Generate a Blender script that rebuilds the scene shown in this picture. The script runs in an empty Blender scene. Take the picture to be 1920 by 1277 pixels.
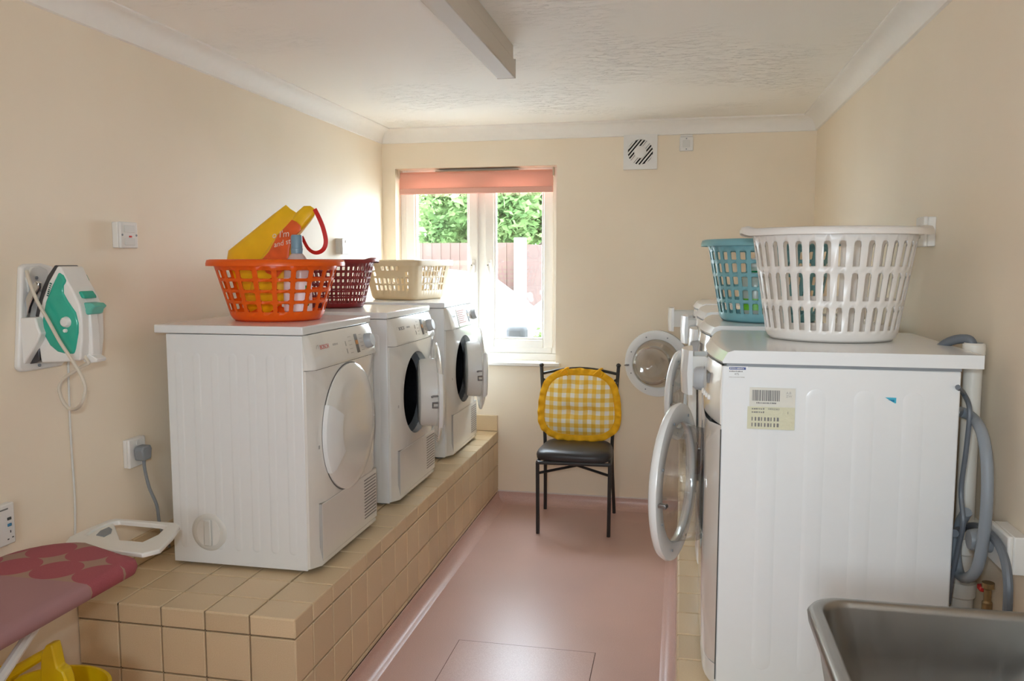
import bpy, bmesh, math, random
from mathutils import Vector, Matrix
random.seed(7)
sc = bpy.context.scene
COL = sc.collection
PI = math.pi

# ------------------------------------------------------------------ camera
F_PX, YAW, PITCH, CAM_H = 1528.4, 0.2026, 0.0953, 1.5113
cam_d = bpy.data.cameras.new('camera')
cam_d.sensor_width = 36.0
cam_d.lens = F_PX / 1920 * 36.0
cam_d.clip_start = 0.02
cam = bpy.data.objects.new('camera', cam_d)
COL.objects.link(cam)
cam.location = (0, 0, CAM_H)
cam.rotation_euler = (PI / 2 - PITCH, 0, YAW)
sc.camera = cam

# ------------------------------------------------------------------ world
world = bpy.data.worlds.new('sky')
sc.world = world
world.use_nodes = True
bg = world.node_tree.nodes['Background']
bg.inputs['Color'].default_value = (0.86, 1.0, 1.15, 1)
bg.inputs['Strength'].default_value = 8.5

# daylight portal in the window (guides sampling, emits nothing itself)
pl = bpy.data.lights.new('window_portal', 'AREA')
pl.shape = 'RECTANGLE'; pl.size = 1.0; pl.size_y = 1.15
pl.cycles.is_portal = True
plo = bpy.data.objects.new('window_portal', pl); COL.objects.link(plo)
plo.location = (-1.255, 5.16, 1.5); plo.rotation_euler = (-PI / 2, 0, 0)

pd = bpy.data.lights.new('fill_door_portal', 'AREA')  # sampling portal for the added fill door behind the camera
pd.shape = 'RECTANGLE'; pd.size = 0.56; pd.size_y = 0.74
pd.cycles.is_portal = True
pdo = bpy.data.objects.new('fill_door_portal', pd); COL.objects.link(pdo)
pdo.location = (-0.3, -1.46, 1.51); pdo.rotation_euler = (PI / 2, 0, 0)

# the camera's own pop-up flash, used as fill
fl = bpy.data.lights.new('camera_flash', 'SPOT')
fl.energy = 21.0; fl.color = (0.82, 0.93, 1.0)
fl.spot_size = math.radians(98); fl.spot_blend = 0.9; fl.shadow_soft_size = 0.03
flo = bpy.data.objects.new('camera_flash', fl); COL.objects.link(flo)
flo.location = (-0.05, 0.0, CAM_H + 0.12); flo.rotation_euler = (PI / 2 - 0.03, 0, YAW)

sc.view_settings.view_transform = 'Standard'
sc.view_settings.look = 'None'
sc.view_settings.gamma = 1.0
sc.view_settings.use_curve_mapping = False
sc.view_settings.exposure = 1.52
sc.cycles.max_bounces = 14
sc.cycles.diffuse_bounces = 9
sc.cycles.transparent_max_bounces = 16
sc.cycles.caustics_reflective = False
sc.cycles.caustics_refractive = False
sc.cycles.sample_clamp_indirect = 8.0

# ------------------------------------------------------------------ helpers
def at(u, v, X=None, Y=None, Z=None):
    """world point seen at photo pixel (u, v) on the plane X=, Y= or Z="""
    a = (u - 960) / F_PX; b = -(v - 638.5) / F_PX
    cp, sp = math.cos(PITCH), math.sin(PITCH)
    d = cp + b * sp; z = b * cp - sp
    cy, sy = math.cos(YAW), math.sin(YAW)
    r = Vector((-sy * d + cy * a, cy * d + sy * a, z))
    if X is not None: t = X / r.x
    elif Y is not None: t = Y / r.y
    else: t = (Z - CAM_H) / r.z
    return Vector((0, 0, CAM_H)) + r * t

def lin(c):
    c = c / 255.0
    return c / 12.92 if c <= 0.04045 else ((c + 0.055) / 1.055) ** 2.4
def rgb(r, g, b): return (lin(r), lin(g), lin(b), 1.0)

class NT:
    def __init__(s, name):
        s.m = bpy.data.materials.new(name); s.m.use_nodes = True
        s.t = s.m.node_tree; s.b = s.t.nodes['Principled BSDF']; s.out = s.t.nodes['Material Output']
    def n(s, typ, **kw):
        nd = s.t.nodes.new(typ)
        for k, v in kw.items():
            if hasattr(nd, k): setattr(nd, k, v)
        return nd
    def l(s, a, b): s.t.links.new(a, b)
    def coord(s, out='Object', scale=(1, 1, 1)):
        tc = s.n('ShaderNodeTexCoord'); mp = s.n('ShaderNodeMapping')
        mp.inputs['Scale'].default_value = scale
        s.l(tc.outputs[out], mp.inputs['Vector']); return mp.outputs['Vector']
    def noise(s, scale, detail=4, rough=0.5, vec=None):
        nz = s.n('ShaderNodeTexNoise'); nz.inputs['Scale'].default_value = scale
        nz.inputs['Detail'].default_value = detail; nz.inputs['Roughness'].default_value = rough
        s.l(vec if vec is not None else s.coord(), nz.inputs['Vector']); return nz.outputs['Fac']
    def ramp(s, fac, stops):
        r = s.n('ShaderNodeValToRGB'); e = r.color_ramp.elements
        while len(e) < len(stops): e.new(0.5)
        for i, (p, c) in enumerate(stops): e[i].position = p; e[i].color = c
        s.l(fac, r.inputs['Fac']); return r.outputs['Color']
    def bump(s, h, strength, dist=0.002):
        b = s.n('ShaderNodeBump'); b.inputs['Strength'].default_value = strength
        b.inputs['Distance'].default_value = dist
        s.l(h, b.inputs['Height']); s.l(b.outputs['Normal'], s.b.inputs['Normal'])

def mat(name, col, rough=0.5, metal=0.0, var=0.0, vscale=30, bump=0.0, bscale=200, spec=0.5, coat=0.0, emit=0.0, trans=0.0):
    k = NT(name)
    k.b.inputs['Roughness'].default_value = rough
    k.b.inputs['Metallic'].default_value = metal
    k.b.inputs['Specular IOR Level'].default_value = spec
    k.b.inputs['Coat Weight'].default_value = coat
    k.b.inputs['Coat Roughness'].default_value = 0.08
    c = rgb(*col)
    f = k.noise(vscale)
    lo = tuple(x * (1 - var) for x in c[:3]) + (1,); hi = tuple(min(1, x * (1 + var)) for x in c[:3]) + (1,)
    k.l(k.ramp(f, [(0.3, lo), (0.7, hi)]), k.b.inputs['Base Color'])
    if bump: k.bump(k.noise(bscale, 3), bump)
    if trans:
        tr = k.n('ShaderNodeBsdfTranslucent'); tr.inputs['Color'].default_value = c
        mx = k.n('ShaderNodeMixShader'); mx.inputs['Fac'].default_value = trans
        k.l(k.b.outputs[0], mx.inputs[1]); k.l(tr.outputs[0], mx.inputs[2]); k.l(mx.outputs[0], k.out.inputs['Surface'])
    return k.m

def glass_mat(name, tint, gloss, rough=0.02):
    k = NT(name)
    tr = k.n('ShaderNodeBsdfTransparent'); tr.inputs['Color'].default_value = tint
    gl = k.n('ShaderNodeBsdfGlossy'); gl.inputs['Roughness'].default_value = rough
    mx = k.n('ShaderNodeMixShader'); mx.inputs['Fac'].default_value = gloss
    k.l(tr.outputs[0], mx.inputs[1]); k.l(gl.outputs[0], mx.inputs[2]); k.l(mx.outputs[0], k.out.inputs['Surface'])
    return k.m

class MB:
    def __init__(s): s.v = []; s.f = []
    def add(s, vs, fs):
        o = len(s.v); s.v += [tuple(p) for p in vs]; s.f += [tuple(i + o for i in f) for f in fs]; return s
    def box(s, x0, x1, y0, y1, z0, z1):
        vs = [(x, y, z) for z in (z0, z1) for y in (y0, y1) for x in (x0, x1)]
        return s.add(vs, [(0, 2, 3, 1), (4, 5, 7, 6), (0, 1, 5, 4), (2, 6, 7, 3), (0, 4, 6, 2), (1, 3, 7, 5)])
    def prism(s, pts, a0, a1, axis='y'):
        """2-D outline extruded along axis; outline coords are the other two axes in xyz order"""
        n = len(pts)
        def P(p, a):
            return {'x': (a, p[0], p[1]), 'y': (p[0], a, p[1]), 'z': (p[0], p[1], a)}[axis]
        vs = [P(p, a0) for p in pts] + [P(p, a1) for p in pts]
        fs = [tuple(range(n)), tuple(range(2 * n - 1, n - 1, -1))] + [(i, (i + 1) % n, n + (i + 1) % n, n + i) for i in range(n)]
        return s.add(vs, fs)
    def loft(s, rings, close=True, caps=True):
        n = len(rings[0]); vs = [p for r in rings for p in r]; fs = []
        for k in range(len(rings) - 1):
            for i in range(n if close else n - 1):
                j = (i + 1) % n; fs.append((k * n + i, k * n + j, (k + 1) * n + j, (k + 1) * n + i))
        if caps: fs += [tuple(range(n)), tuple(range(len(vs) - 1, len(vs) - n - 1, -1))]
        return s.add(vs, fs)
    def tube(s, pts, r, n=8, closed=False):
        pts = [Vector(p) for p in pts]; m = len(pts); rings = []
        prev = None
        for i, p in enumerate(pts):
            if closed: t = (pts[(i + 1) % m] - pts[i - 1])
            else: t = pts[min(i + 1, m - 1)] - pts[max(i - 1, 0)]
            t.normalize()
            if prev is None:
                ref = Vector((0, 0, 1)) if abs(t.z) < 0.9 else Vector((1, 0, 0))
                a = t.cross(ref).normalized()
            else:
                a = (prev - t * prev.dot(t)).normalized()
            prev = a; b = t.cross(a)
            rr = r[i] if isinstance(r, (list, tuple)) else r
            rings.append([p + (a * math.cos(2 * PI * k / n) + b * math.sin(2 * PI * k / n)) * rr for k in range(n)])
        if closed: rings.append(rings[0]); return s.loft(rings, True, False)
        return s.loft(rings)
    def lathe(s, prof, n=32, c=(0, 0, 0), axis='z', ax=1.0, ay=1.0, closed_prof=False, caps=False):
        rings = []
        for r, h in prof:
            ring = []
            for k in range(n):
                A = r * ax * math.cos(2 * PI * k / n); B = r * ay * math.sin(2 * PI * k / n)
                p = {'z': (A, B, h), 'x': (h, A, B), 'y': (A, h, B)}[axis]
                ring.append((p[0] + c[0], p[1] + c[1], p[2] + c[2]))
            rings.append(ring)
        if closed_prof: rings.append(rings[0])
        return s.loft(rings, True, caps)
    def build(s, name, m, parent=None, bevel=0.0, seg=2, smooth=True, loc=None, rot=None, solid=0.0, sub=0, angle=35, merge=False):
        me = bpy.data.meshes.new(name)
        bm = bmesh.new()
        vv = [bm.verts.new(p) for p in s.v]
        for f in s.f:
            try: bm.faces.new([vv[i] for i in f])
            except ValueError: pass
        if merge: bmesh.ops.remove_doubles(bm, verts=bm.verts, dist=1e-5)
        bmesh.ops.recalc_face_normals(bm, faces=bm.faces)
        bm.to_mesh(me); bm.free()
        me.materials.append(m)
        if smooth:
            me.polygons.foreach_set('use_smooth', [True] * len(me.polygons))
            me.set_sharp_from_angle(angle=math.radians(angle))
        o = link(name, me, parent, loc, rot)
        if solid:
            md = o.modifiers.new('thickness', 'SOLIDIFY'); md.thickness = solid; md.offset = 0
        if bevel:
            md = o.modifiers.new('bevel', 'BEVEL'); md.width = bevel; md.segments = seg; md.limit_method = 'ANGLE'; md.angle_limit = math.radians(40)
        if sub:
            md = o.modifiers.new('subd', 'SUBSURF'); md.levels = sub; md.render_levels = sub
        return o

def link(name, data, parent=None, loc=None, rot=None):
    o = bpy.data.objects.new(name, data); COL.objects.link(o)
    if parent is not None: o.parent = parent
    if loc is not None: o.location = loc
    if rot is not None: o.rotation_euler = rot
    return o

def tag(o, label, cat, group=None):
    o['label'] = label; o['category'] = cat
    if group: o['group'] = group
    return o
def thing(name, label, cat, loc=(0, 0, 0), rz=0.0, group=None):
    o = link(name, None, None, loc, (0, 0, rz)); o.empty_display_size = 0.05
    return tag(o, label, cat, group)
def struct(o): o['kind'] = 'structure'; return o

def text(name, body, size, m, parent, loc, rot, extrude=0.0003, shear=0.0, align='LEFT'):
    cu = bpy.data.curves.new(name, 'FONT'); cu.body = body; cu.size = size; cu.extrude = extrude; cu.shear = shear
    cu.align_x = align; cu.resolution_u = 3
    tmp = bpy.data.objects.new('tmp', cu); COL.objects.link(tmp)
    dg = bpy.context.evaluated_depsgraph_get()
    me = bpy.data.meshes.new_from_object(tmp.evaluated_get(dg))
    bpy.data.objects.remove(tmp); bpy.data.curves.remove(cu)
    me.name = name; me.materials.clear(); me.materials.append(m)
    return link(name, me, parent, loc, rot)

def strokes(name, n, w, h, m, parent, loc, rot):
    """a row of small ink strokes: print too small to read in the photograph"""
    mb = MB(); x = 0.0; rr = random.Random(n)
    for i in range(n):
        ww = w * rr.uniform(0.6, 1.1); mb.box(x, x + ww, 0, h * rr.uniform(0.7, 1.0), 0, 0.0004); x += w * 1.25
    return mb.build(name, m, parent, loc=loc, rot=rot, smooth=False)
def smooth_path(pts, k=6):
    """Catmull-Rom through points"""
    P = [Vector(p) for p in pts]; P = [P[0] * 2 - P[1]] + P + [P[-1] * 2 - P[-2]]; out = []
    for i in range(1, len(P) - 2):
        for j in range(k):
            t = j / k; a, b, c, d = P[i - 1:i + 3]
            out.append(0.5 * ((2 * b) + (c - a) * t + (2 * a - 5 * b + 4 * c - d) * t * t + (3 * b - a - 3 * c + d) * t ** 3))
    out.append(P[-2]); return out

def holed_panel(mb, y0, y1, z0, z1, yc, zc, R, n, fx, depth):
    """panel in the y-z plane with a round hole; fx(y,z) gives its x; depth = lip turned inwards"""
    angs = sorted([2 * PI * k / n for k in range(n)] + [math.atan2(z - zc, y - yc) % (2 * PI) for y in (y0, y1) for z in (z0, z1)])
    inn, mid, out, lip = [], [], [], []
    for a in angs:
        c, s_ = math.cos(a), math.sin(a)
        t = min(((y1 - yc) / c if c > 1e-9 else (y0 - yc) / c if c < -1e-9 else 1e9), ((z1 - zc) / s_ if s_ > 1e-9 else (z0 - zc) / s_ if s_ < -1e-9 else 1e9))
        def P(r): y, z = yc + c * r, zc + s_ * r; return (fx(y, z), y, z)
        p = P(R); lip.append((p[0] + depth, p[1], p[2])); inn.append(p); mid.append(P(R + (t - R) * 0.5)); out.append(P(t))
    mb.loft([lip, inn, mid, out], True, False)

# ------------------------------------------------------------------ dimensions
XL, XR, YB, YF = -1.853, 0.743, 4.951, -1.3
ZP, ZCEIL, COVE = 0.45, 2.336, 0.08
PX, PYF, PXR = -1.106, 2.1635, 0.012      # plinth edges
TH = 0.15

# ------------------------------------------------------------------ materials
def wall_mat():
    k = NT('cream_wall_paint'); k.b.inputs['Roughness'].default_value = 0.6
    k.b.inputs['Specular IOR Level'].default_value = 0.3
    c = k.ramp(k.noise(1.6, 5), [(0.3, rgb(236, 222, 201)), (0.7, rgb(241, 228, 208))])
    k.l(c, k.b.inputs['Base Color']); k.bump(k.noise(260, 3), 0.12, 0.001); return k.m
M_WALL = wall_mat()
def ceil_mat():
    k = NT('artex_ceiling'); k.b.inputs['Roughness'].default_value = 0.75
    k.b.inputs['Base Color'].default_value = rgb(247, 243, 236)
    v = k.coord('Object', (7, 20, 7))
    n1 = k.noise(2.4, 6, 0.62, v)
    n2 = k.noise(1.3, 2, 0.5)
    r = k.ramp(n1, [(0.52, (0, 0, 0, 1)), (0.60, (1, 1, 1, 1))])
    r2 = k.ramp(n2, [(0.45, (0, 0, 0, 1)), (0.62, (1, 1, 1, 1))])
    mx = k.n('ShaderNodeMath', operation='MULTIPLY'); k.l(r, mx.inputs[0]); k.l(r2, mx.inputs[1])
    k.bump(mx.outputs[0], 0.75, 0.0065); return k.m
M_CEIL = ceil_mat()
M_COVE = mat('white_cornice', (240, 236, 230), 0.65, var=0.01)
def vinyl_mat():
    k = NT('terracotta_vinyl'); k.b.inputs['Roughness'].default_value = 0.33
    k.b.inputs['Specular IOR Level'].default_value = 0.5
    f = k.noise(420, 2, 0.7); g = k.noise(2.0, 4)
    c1 = k.ramp(f, [(0.35, rgb(196, 158, 146)), (0.55, rgb(208, 174, 163)), (0.7, rgb(222, 194, 185))])
    c2 = k.ramp(g, [(0.3, (0.93, 0.93, 0.93, 1)), (0.7, (1.03, 1.02, 1.02, 1))])
    mx = k.n('ShaderNodeMixRGB', blend_type='MULTIPLY'); mx.inputs['Fac'].default_value = 1
    k.l(c1, mx.inputs[1]); k.l(c2, mx.inputs[2]); k.l(mx.outputs[0], k.b.inputs['Base Color'])
    k.bump(k.noise(350, 2), 0.15, 0.0006); return k.m
M_VINYL = vinyl_mat()
def tile_mat():
    k = NT('buff_quarry_tile'); k.b.inputs['Roughness'].default_value = 0.38
    oi = k.n('ShaderNodeObjectInfo')
    f = k.noise(300, 3, 0.6)
    c1 = k.ramp(f, [(0.3, rgb(208, 184, 148)), (0.7, rgb(218, 196, 162))])
    c2 = k.ramp(oi.outputs['Random'], [(0.0, (0.93, 0.92, 0.91, 1)), (1.0, (1.05, 1.04, 1.03, 1))])
    mx = k.n('ShaderNodeMixRGB', blend_type='MULTIPLY'); mx.inputs['Fac'].default_value = 1
    k.l(c1, mx.inputs[1]); k.l(c2, mx.inputs[2]); k.l(mx.outputs[0], k.b.inputs['Base Color'])
    k.bump(k.noise(180, 2), 0.08, 0.0006); return k.m
M_TILE = tile_mat()
M_GROUT = mat('grey_grout', (104, 88, 70), 0.9, var=0.08)
M_SEAL = mat('white_sealant', (222, 212, 206), 0.5)
M_UPVC = mat('white_upvc', (236, 232, 226), 0.3, var=0.005)
M_ENAMEL = mat('white_enamel', (229, 231, 232), 0.22, var=0.006, coat=0.3)
M_ENAMEL2 = mat('white_gloss_panel', (226, 224, 219), 0.12, var=0.006, coat=0.5)
M_WPLAST = mat('white_plastic', (226, 224, 220), 0.35, var=0.01)
M_WPLAST2 = mat('milky_plastic', (214, 213, 208), 0.4, var=0.01)
M_GAP = mat('dark_seam', (70, 70, 68), 0.8); M_DUCT = mat('dark_duct', (26, 25, 22), 0.9)
M_DARK = mat('dark_drum', (48, 48, 52), 0.35, metal=0.6, var=0.2, vscale=60)
M_STEEL = mat('drum_steel', (150, 150, 152), 0.28, metal=1.0)
M_RUBBER = mat('grey_rubber', (120, 124, 128), 0.45)
M_GREYP = mat('grey_plastic', (132, 137, 142), 0.45, var=0.05)
M_KNOB = mat('silver_knob', (178, 182, 186), 0.3)
M_PRINT = mat('grey_print', (120, 118, 116), 0.6)
M_LPRINT = mat('pale_grey_print', (172, 169, 165), 0.6)
M_REDP = mat('red_print', (190, 62, 48), 0.5)
M_AMBER = mat('amber_display', (205, 142, 78), 0.3)
M_GLASS = glass_mat('window_glass', (0.98, 0.99, 0.98, 1), 0.05)
M_BOWL = glass_mat('clear_door_bowl', (0.86, 0.86, 0.85, 1), 0.22, 0.06)

# ------------------------------------------------------------------ room shell
def box_struct(name, m, *boxes):
    mb = MB()
    for b in boxes: mb.box(*b)
    return struct(mb.build(name, m, smooth=False))
floor = box_struct('floor', M_VINYL, (XL - 0.1, XR + 0.1, YF - 0.1, YB + 0.1, -0.12, 0.0))
WALL_L = box_struct('wall_left', M_WALL, (XL - 0.12, XL, YF - 0.1, YB + 0.2, -0.1, ZCEIL + 0.1))
box_struct('wall_right', M_WALL, (XR, XR + 0.12, YF - 0.1, YB + 0.2, -0.1, ZCEIL + 0.1))
DX0, DX1, DZ1 = -0.72, 0.12, 2.02
box_struct('wall_front', M_WALL, (XL, DX0, YF - 0.12, YF, -0.1, ZCEIL + 0.1), (DX1, XR, YF - 0.12, YF, -0.1, ZCEIL + 0.1), (DX0, DX1, YF - 0.12, YF, DZ1, ZCEIL + 0.1))
dq = MB()
for b_ in ((DX0, -0.57, 0.005, DZ1), (-0.03, DX1, 0.005, DZ1), (-0.57, -0.03, 0.005, 1.22), (-0.57, -0.03, 1.87, DZ1)): dq.box(b_[0], b_[1], YF - 0.09, YF - 0.045, b_[2], b_[3])
dor = struct(dq.build('fill_door', M_UPVC))  # unseen half-glazed door, added to let in fill daylight
MB().box(-0.575, -0.025, YF - 0.07, YF - 0.065, 1.215, 1.875).build('pane', M_GLASS, dor)
MB().tube([(0.05, YF - 0.045, 1.0), (0.05, YF + 0.01, 1.0), (-0.06, YF + 0.01, 1.0)], 0.009, 8).build('door_handle', M_STEEL, dor)
WX0, WX1, WZ0, WZ1 = -1.768, -0.742, 0.872, 2.098
WALL_B = box_struct('wall_back', M_WALL, (XL, WX0, YB, YB + 0.24, -0.1, ZCEIL + 0.1), (WX1, XR, YB, YB + 0.24, -0.1, ZCEIL + 0.1),
           (WX0, WX1, YB, YB + 0.24, -0.1, WZ0), (WX0, WX1, YB, YB + 0.24, WZ1, ZCEIL + 0.1))
box_struct('ceiling', M_CEIL, (XL, XR, YF, YB, ZCEIL, ZCEIL + 0.1))

def cove_profile(n=8):          # (distance from wall, drop below ceiling)
    pts = [(COVE, 0.0), (COVE, 0.006)]
    for i in range(n + 1):
        a = PI / 2 * i / n
        pts.append((COVE - 0.006 - (COVE - 0.016) * math.sin(a) , COVE - (COVE - 0.010) * math.cos(a) - 0.0))
    pts += [(0.0, COVE + 0.003), (0.0, 0.0)]
    return pts
cp_ = cove_profile()
struct(MB().prism([(XL + d, ZCEIL - z) for d, z in cp_], YF, YB, 'y').build('trim_1', M_COVE))
struct(MB().prism([(XR - d, ZCEIL - z) for d, z in cp_], YF, YB, 'y').build('trim_2', M_COVE))
struct(MB().prism([(YB - d, ZCEIL - z) for d, z in cp_], XL, XR, 'x').build('trim_3', M_COVE))
struct(MB().prism([(YF + d, ZCEIL - z) for d, z in cp_], XL, XR, 'x').build('trim_4', M_COVE))

# coved vinyl skirting
def skirt(sgn, base):
    pts = [(base, 0.0), (base, 0.066), (base + sgn * 0.004, 0.066)]
    for i in range(9):
        a = PI / 2 * i / 8
        pts.append((base + sgn * (0.004 + 0.05 * (1 - math.cos(a))), 0.052 - 0.05 * math.sin(a)))
    pts.append((base + sgn * 0.058, 0.0)); return pts
bl = struct(MB().prism(skirt(1, PX), PYF, YB, 'y').build('baseboard_left', M_VINYL))
br = struct(MB().prism(skirt(-1, PXR), 1.7, YB, 'y').build('baseboard_right', M_VINYL))
bb = struct(MB().prism(skirt(-1, YB), PX, PXR, 'x').build('baseboard_back', M_VINYL))
MB().box(PX, PXR, YB - 0.006, YB, 0.066, 0.073).build('sealing_strip', M_SEAL, bb)

# patch let into the vinyl: a slightly raised rectangle with a seam
pm = MB(); pm.box(-0.84, -0.295, 2.35, 3.04, 0.0, 0.0016); pm.build('floor_patch', M_VINYL, floor, bevel=0.0008)
M_SEAM = mat('dark_floor_seam', (112, 78, 66), 0.7)
for i, bx in enumerate([(-0.8425, -0.84, 2.35, 3.0425), (-0.295, -0.2925, 2.35, 3.0425), (-0.84, -0.295, 3.04, 3.0425)]):
    MB().box(*bx, 0.0, 0.0012).build('floor_seam', M_SEAM, floor)

# ------------------------------------------------------------------ tiled plinths
_tiles = {}
def tile(w, h, parent, loc, rot, t=0.010):
    key = (round(w, 4), round(h, 4))
    if key not in _tiles:
        c = 0.0025; vs = [(-w/2, -h/2, 0), (w/2, -h/2, 0), (w/2, h/2, 0), (-w/2, h/2, 0),
                          (-w/2, -h/2, t - c), (w/2, -h/2, t - c), (w/2, h/2, t - c), (-w/2, h/2, t - c),
                          (-w/2 + c, -h/2 + c, t), (w/2 - c, -h/2 + c, t), (w/2 - c, h/2 - c, t), (-w/2 + c, h/2 - c, t)]
        fs = [(8, 9, 10, 11)] + [(i, (i+1) % 4, 4 + (i+1) % 4, 4 + i) for i in range(4)] + [(4+i, 4 + (i+1) % 4, 8 + (i+1) % 4, 8 + i) for i in range(4)]
        me = bpy.data.meshes.new('tile'); me.from_pydata(vs, [], fs); me.materials.append(M_TILE); _tiles[key] = me
    return link('tile', _tiles[key], parent, loc, rot)
def cuts(a, first, step, b):
    out = [a, a + first]
    while out[-1] + step < b - 0.01: out.append(out[-1] + step)
    out.append(b); return out
G, TT = 0.005, 0.010
ZR = [ZP, ZP - 0.063, ZP - 0.213, ZP - 0.363, 0.066]
# left plinth
pl_ = thing('tiled_plinth', 'long buff-tiled plinth carrying the three dryers along the left wall', 'plinth', (PX, PYF, 0))
MB().box(XL + 0.001 - PX, -TT, TT, YB - PYF - 0.001, 0.0, ZP - TT).build('plinth_core', M_GROUT, pl_)
ys = [y - PYF for y in cuts(PYF, 0.122, TH, YB)]
xs = [-TH * i for i in range(5)] + [XL - PX]
for i in range(len(ys) - 1):
    yc, h = (ys[i] + ys[i+1]) / 2, ys[i+1] - ys[i] - G
    for j in range(5):
        e = 0.0 if j else 0.002
        tile(xs[j] - xs[j+1] - G, h, pl_, ((xs[j] + xs[j+1]) / 2 + e, yc, ZP - TT), (0, 0, 0))
    for k in range(4):
        tile(h, ZR[k] - ZR[k+1] - G, pl_, (-TT, yc, (ZR[k] + ZR[k+1]) / 2), (PI/2, 0, PI/2))
for j in range(5):
    for k in range(4):
        tile(xs[j] - xs[j+1] - G, ZR[k] - ZR[k+1] - G, pl_, ((xs[j] + xs[j+1]) / 2, TT, (ZR[k] + ZR[k+1]) / 2), (PI/2, 0, 0))
    tile(xs[j] - xs[j+1] - G, 0.1, WALL_B, (PX + (xs[j] + xs[j+1]) / 2, YB, ZP + 0.052), (PI/2, 0, 0))
for i in range(len(ys) - 1):
    if i > 0: tile(ys[i+1] - ys[i] - G, 0.1, WALL_L, (XL, PYF + (ys[i] + ys[i+1]) / 2, ZP + 0.052), (PI/2, 0, PI/2))
# right plinth
pr_ = thing('tiled_plinth', 'buff-tiled plinth under the row of washing machines on the right', 'plinth', (PXR, 1.7007, 0))
MB().box(TT, XR - PXR - 0.001, TT, YB - 1.7007 - 0.001, 0.0, ZP - TT).build('plinth_core', M_GROUT, pr_)
ys = [y - 1.7007 for y in cuts(1.7007, TH, TH, YB)]
xs = [TH * i for i in range(5)] + [XR - PXR]
for i in range(len(ys) - 1):
    yc, h = (ys[i] + ys[i+1]) / 2, ys[i+1] - ys[i] - G
    for j in range(5): tile(xs[j+1] - xs[j] - G, h, pr_, ((xs[j] + xs[j+1]) / 2, yc, ZP - TT), (0, 0, 0))
    for k in range(4): tile(h, ZR[k] - ZR[k+1] - G, pr_, (TT, yc, (ZR[k] + ZR[k+1]) / 2), (PI/2, 0, -PI/2))
for j in range(5):
    for k in range(4): tile(xs[j+1] - xs[j] - G, ZR[k] - ZR[k+1] - G, pr_, ((xs[j] + xs[j+1]) / 2, TT, (ZR[k] + ZR[k+1]) / 2), (PI/2, 0, 0))

# ------------------------------------------------------------------ window
YW = YB + 0.10
win = struct(MB().box(WX0, WX0 + 0.045, YW, YW + 0.07, 0.94, WZ1).box(WX1 - 0.04, WX1, YW, YW + 0.07, 0.94, WZ1)
      .box(WX0 + 0.045, WX1 - 0.04, YW, YW + 0.07, 2.045, WZ1).box(WX0 + 0.045, WX1 - 0.04, YW, YW + 0.07, 0.94, 0.985)
      .box(-1.262, -1.202, YW, YW + 0.07, 0.985, 2.045).build('window_1', M_UPVC, bevel=0.004))
MB().box(WX0, WX1, YW - 0.012, YW + 0.09, 0.896, 0.94).build('window_sub_frame', M_UPVC, win, bevel=0.003)
MB().prism([(WX0, YW - 0.01), (WX0, YB), (WX0 - 0.03, YB), (WX0 - 0.03, YB - 0.045), (WX1 + 0.03, YB - 0.045), (WX1 + 0.03, YB), (WX1, YB), (WX1, YW - 0.01)], 0.873, 0.896, 'z').build('window_sill', M_UPVC, win, bevel=0.006)
for (a, b) in ((WX0 + 0.045, -1.262), (-1.202, WX1 - 0.04)):
    s = MB(); w = 0.052
    y0, y1 = YW - 0.016, YW + 0.05
    s.box(a - 0.008, a + w, y0, y1, 0.975, 2.055).box(b - w, b + 0.008, y0, y1, 0.975, 2.055).box(a + w, b - w, y0, y1, 0.975, 1.027).box(a + w, b - w, y0, y1, 2.0, 2.055)
    so = s.build('sash', M_UPVC, win, bevel=0.006)
    bd = MB(); g = 0.012
    bd.box(a + w, a + w + g, y0 + 0.008, y0 + 0.03, 1.027, 2.0).box(b - w - g, b - w, y0 + 0.008, y0 + 0.03, 1.027, 2.0).box(a + w + g, b - w - g, y0 + 0.008, y0 + 0.03, 1.027, 1.027 + g)
    bd.build('glazing_bead', M_UPVC, so, bevel=0.003)
    MB().box(a + w - 0.004, b - w + 0.004, YW + 0.02, YW + 0.024, 1.02, 2.005).build('pane', M_GLASS, so)
    hx = (-1.262 - 0.022) if b < -1.2 else (-1.202 + 0.022)
    sg = -1 if b < -1.2 else 1
    h = MB().prism([(hx - 0.013, 1.45), (hx + 0.013, 1.45), (hx + 0.013, 1.53), (hx - 0.013, 1.53)], y0 - 0.012, y0, 'y')
    h.tube([(hx, y0 - 0.012, 1.50), (hx, y0 - 0.035, 1.50), (hx + sg * 0.004, y0 - 0.042, 1.485), (hx + sg * 0.014, y0 - 0.042, 1.44), (hx + sg * 0.014, y0 - 0.04, 1.375)], [0.010, 0.011, 0.012, 0.010, 0.007], 10)
    h.build('window_handle', M_UPVC, so, bevel=0.003)
    MB().lathe([(0.0, 0), (0.004, 0), (0.004, 0.002), (0.0, 0.002)], 10, (hx, y0 - 0.05, 1.495), 'y').build('keyhole', M_GAP, so)
M_VENTM = mat('aged_vent', (196, 186, 166), 0.4, metal=0.2)
v = MB().box(-1.52, -0.985, YW - 0.05, YW - 0.001, 2.062, 2.078); v.box(-1.52, -0.985, YW - 0.055, YW - 0.045, 2.055, 2.085)
v.build('trickle_vent', M_VENTM, win, bevel=0.003)

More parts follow.
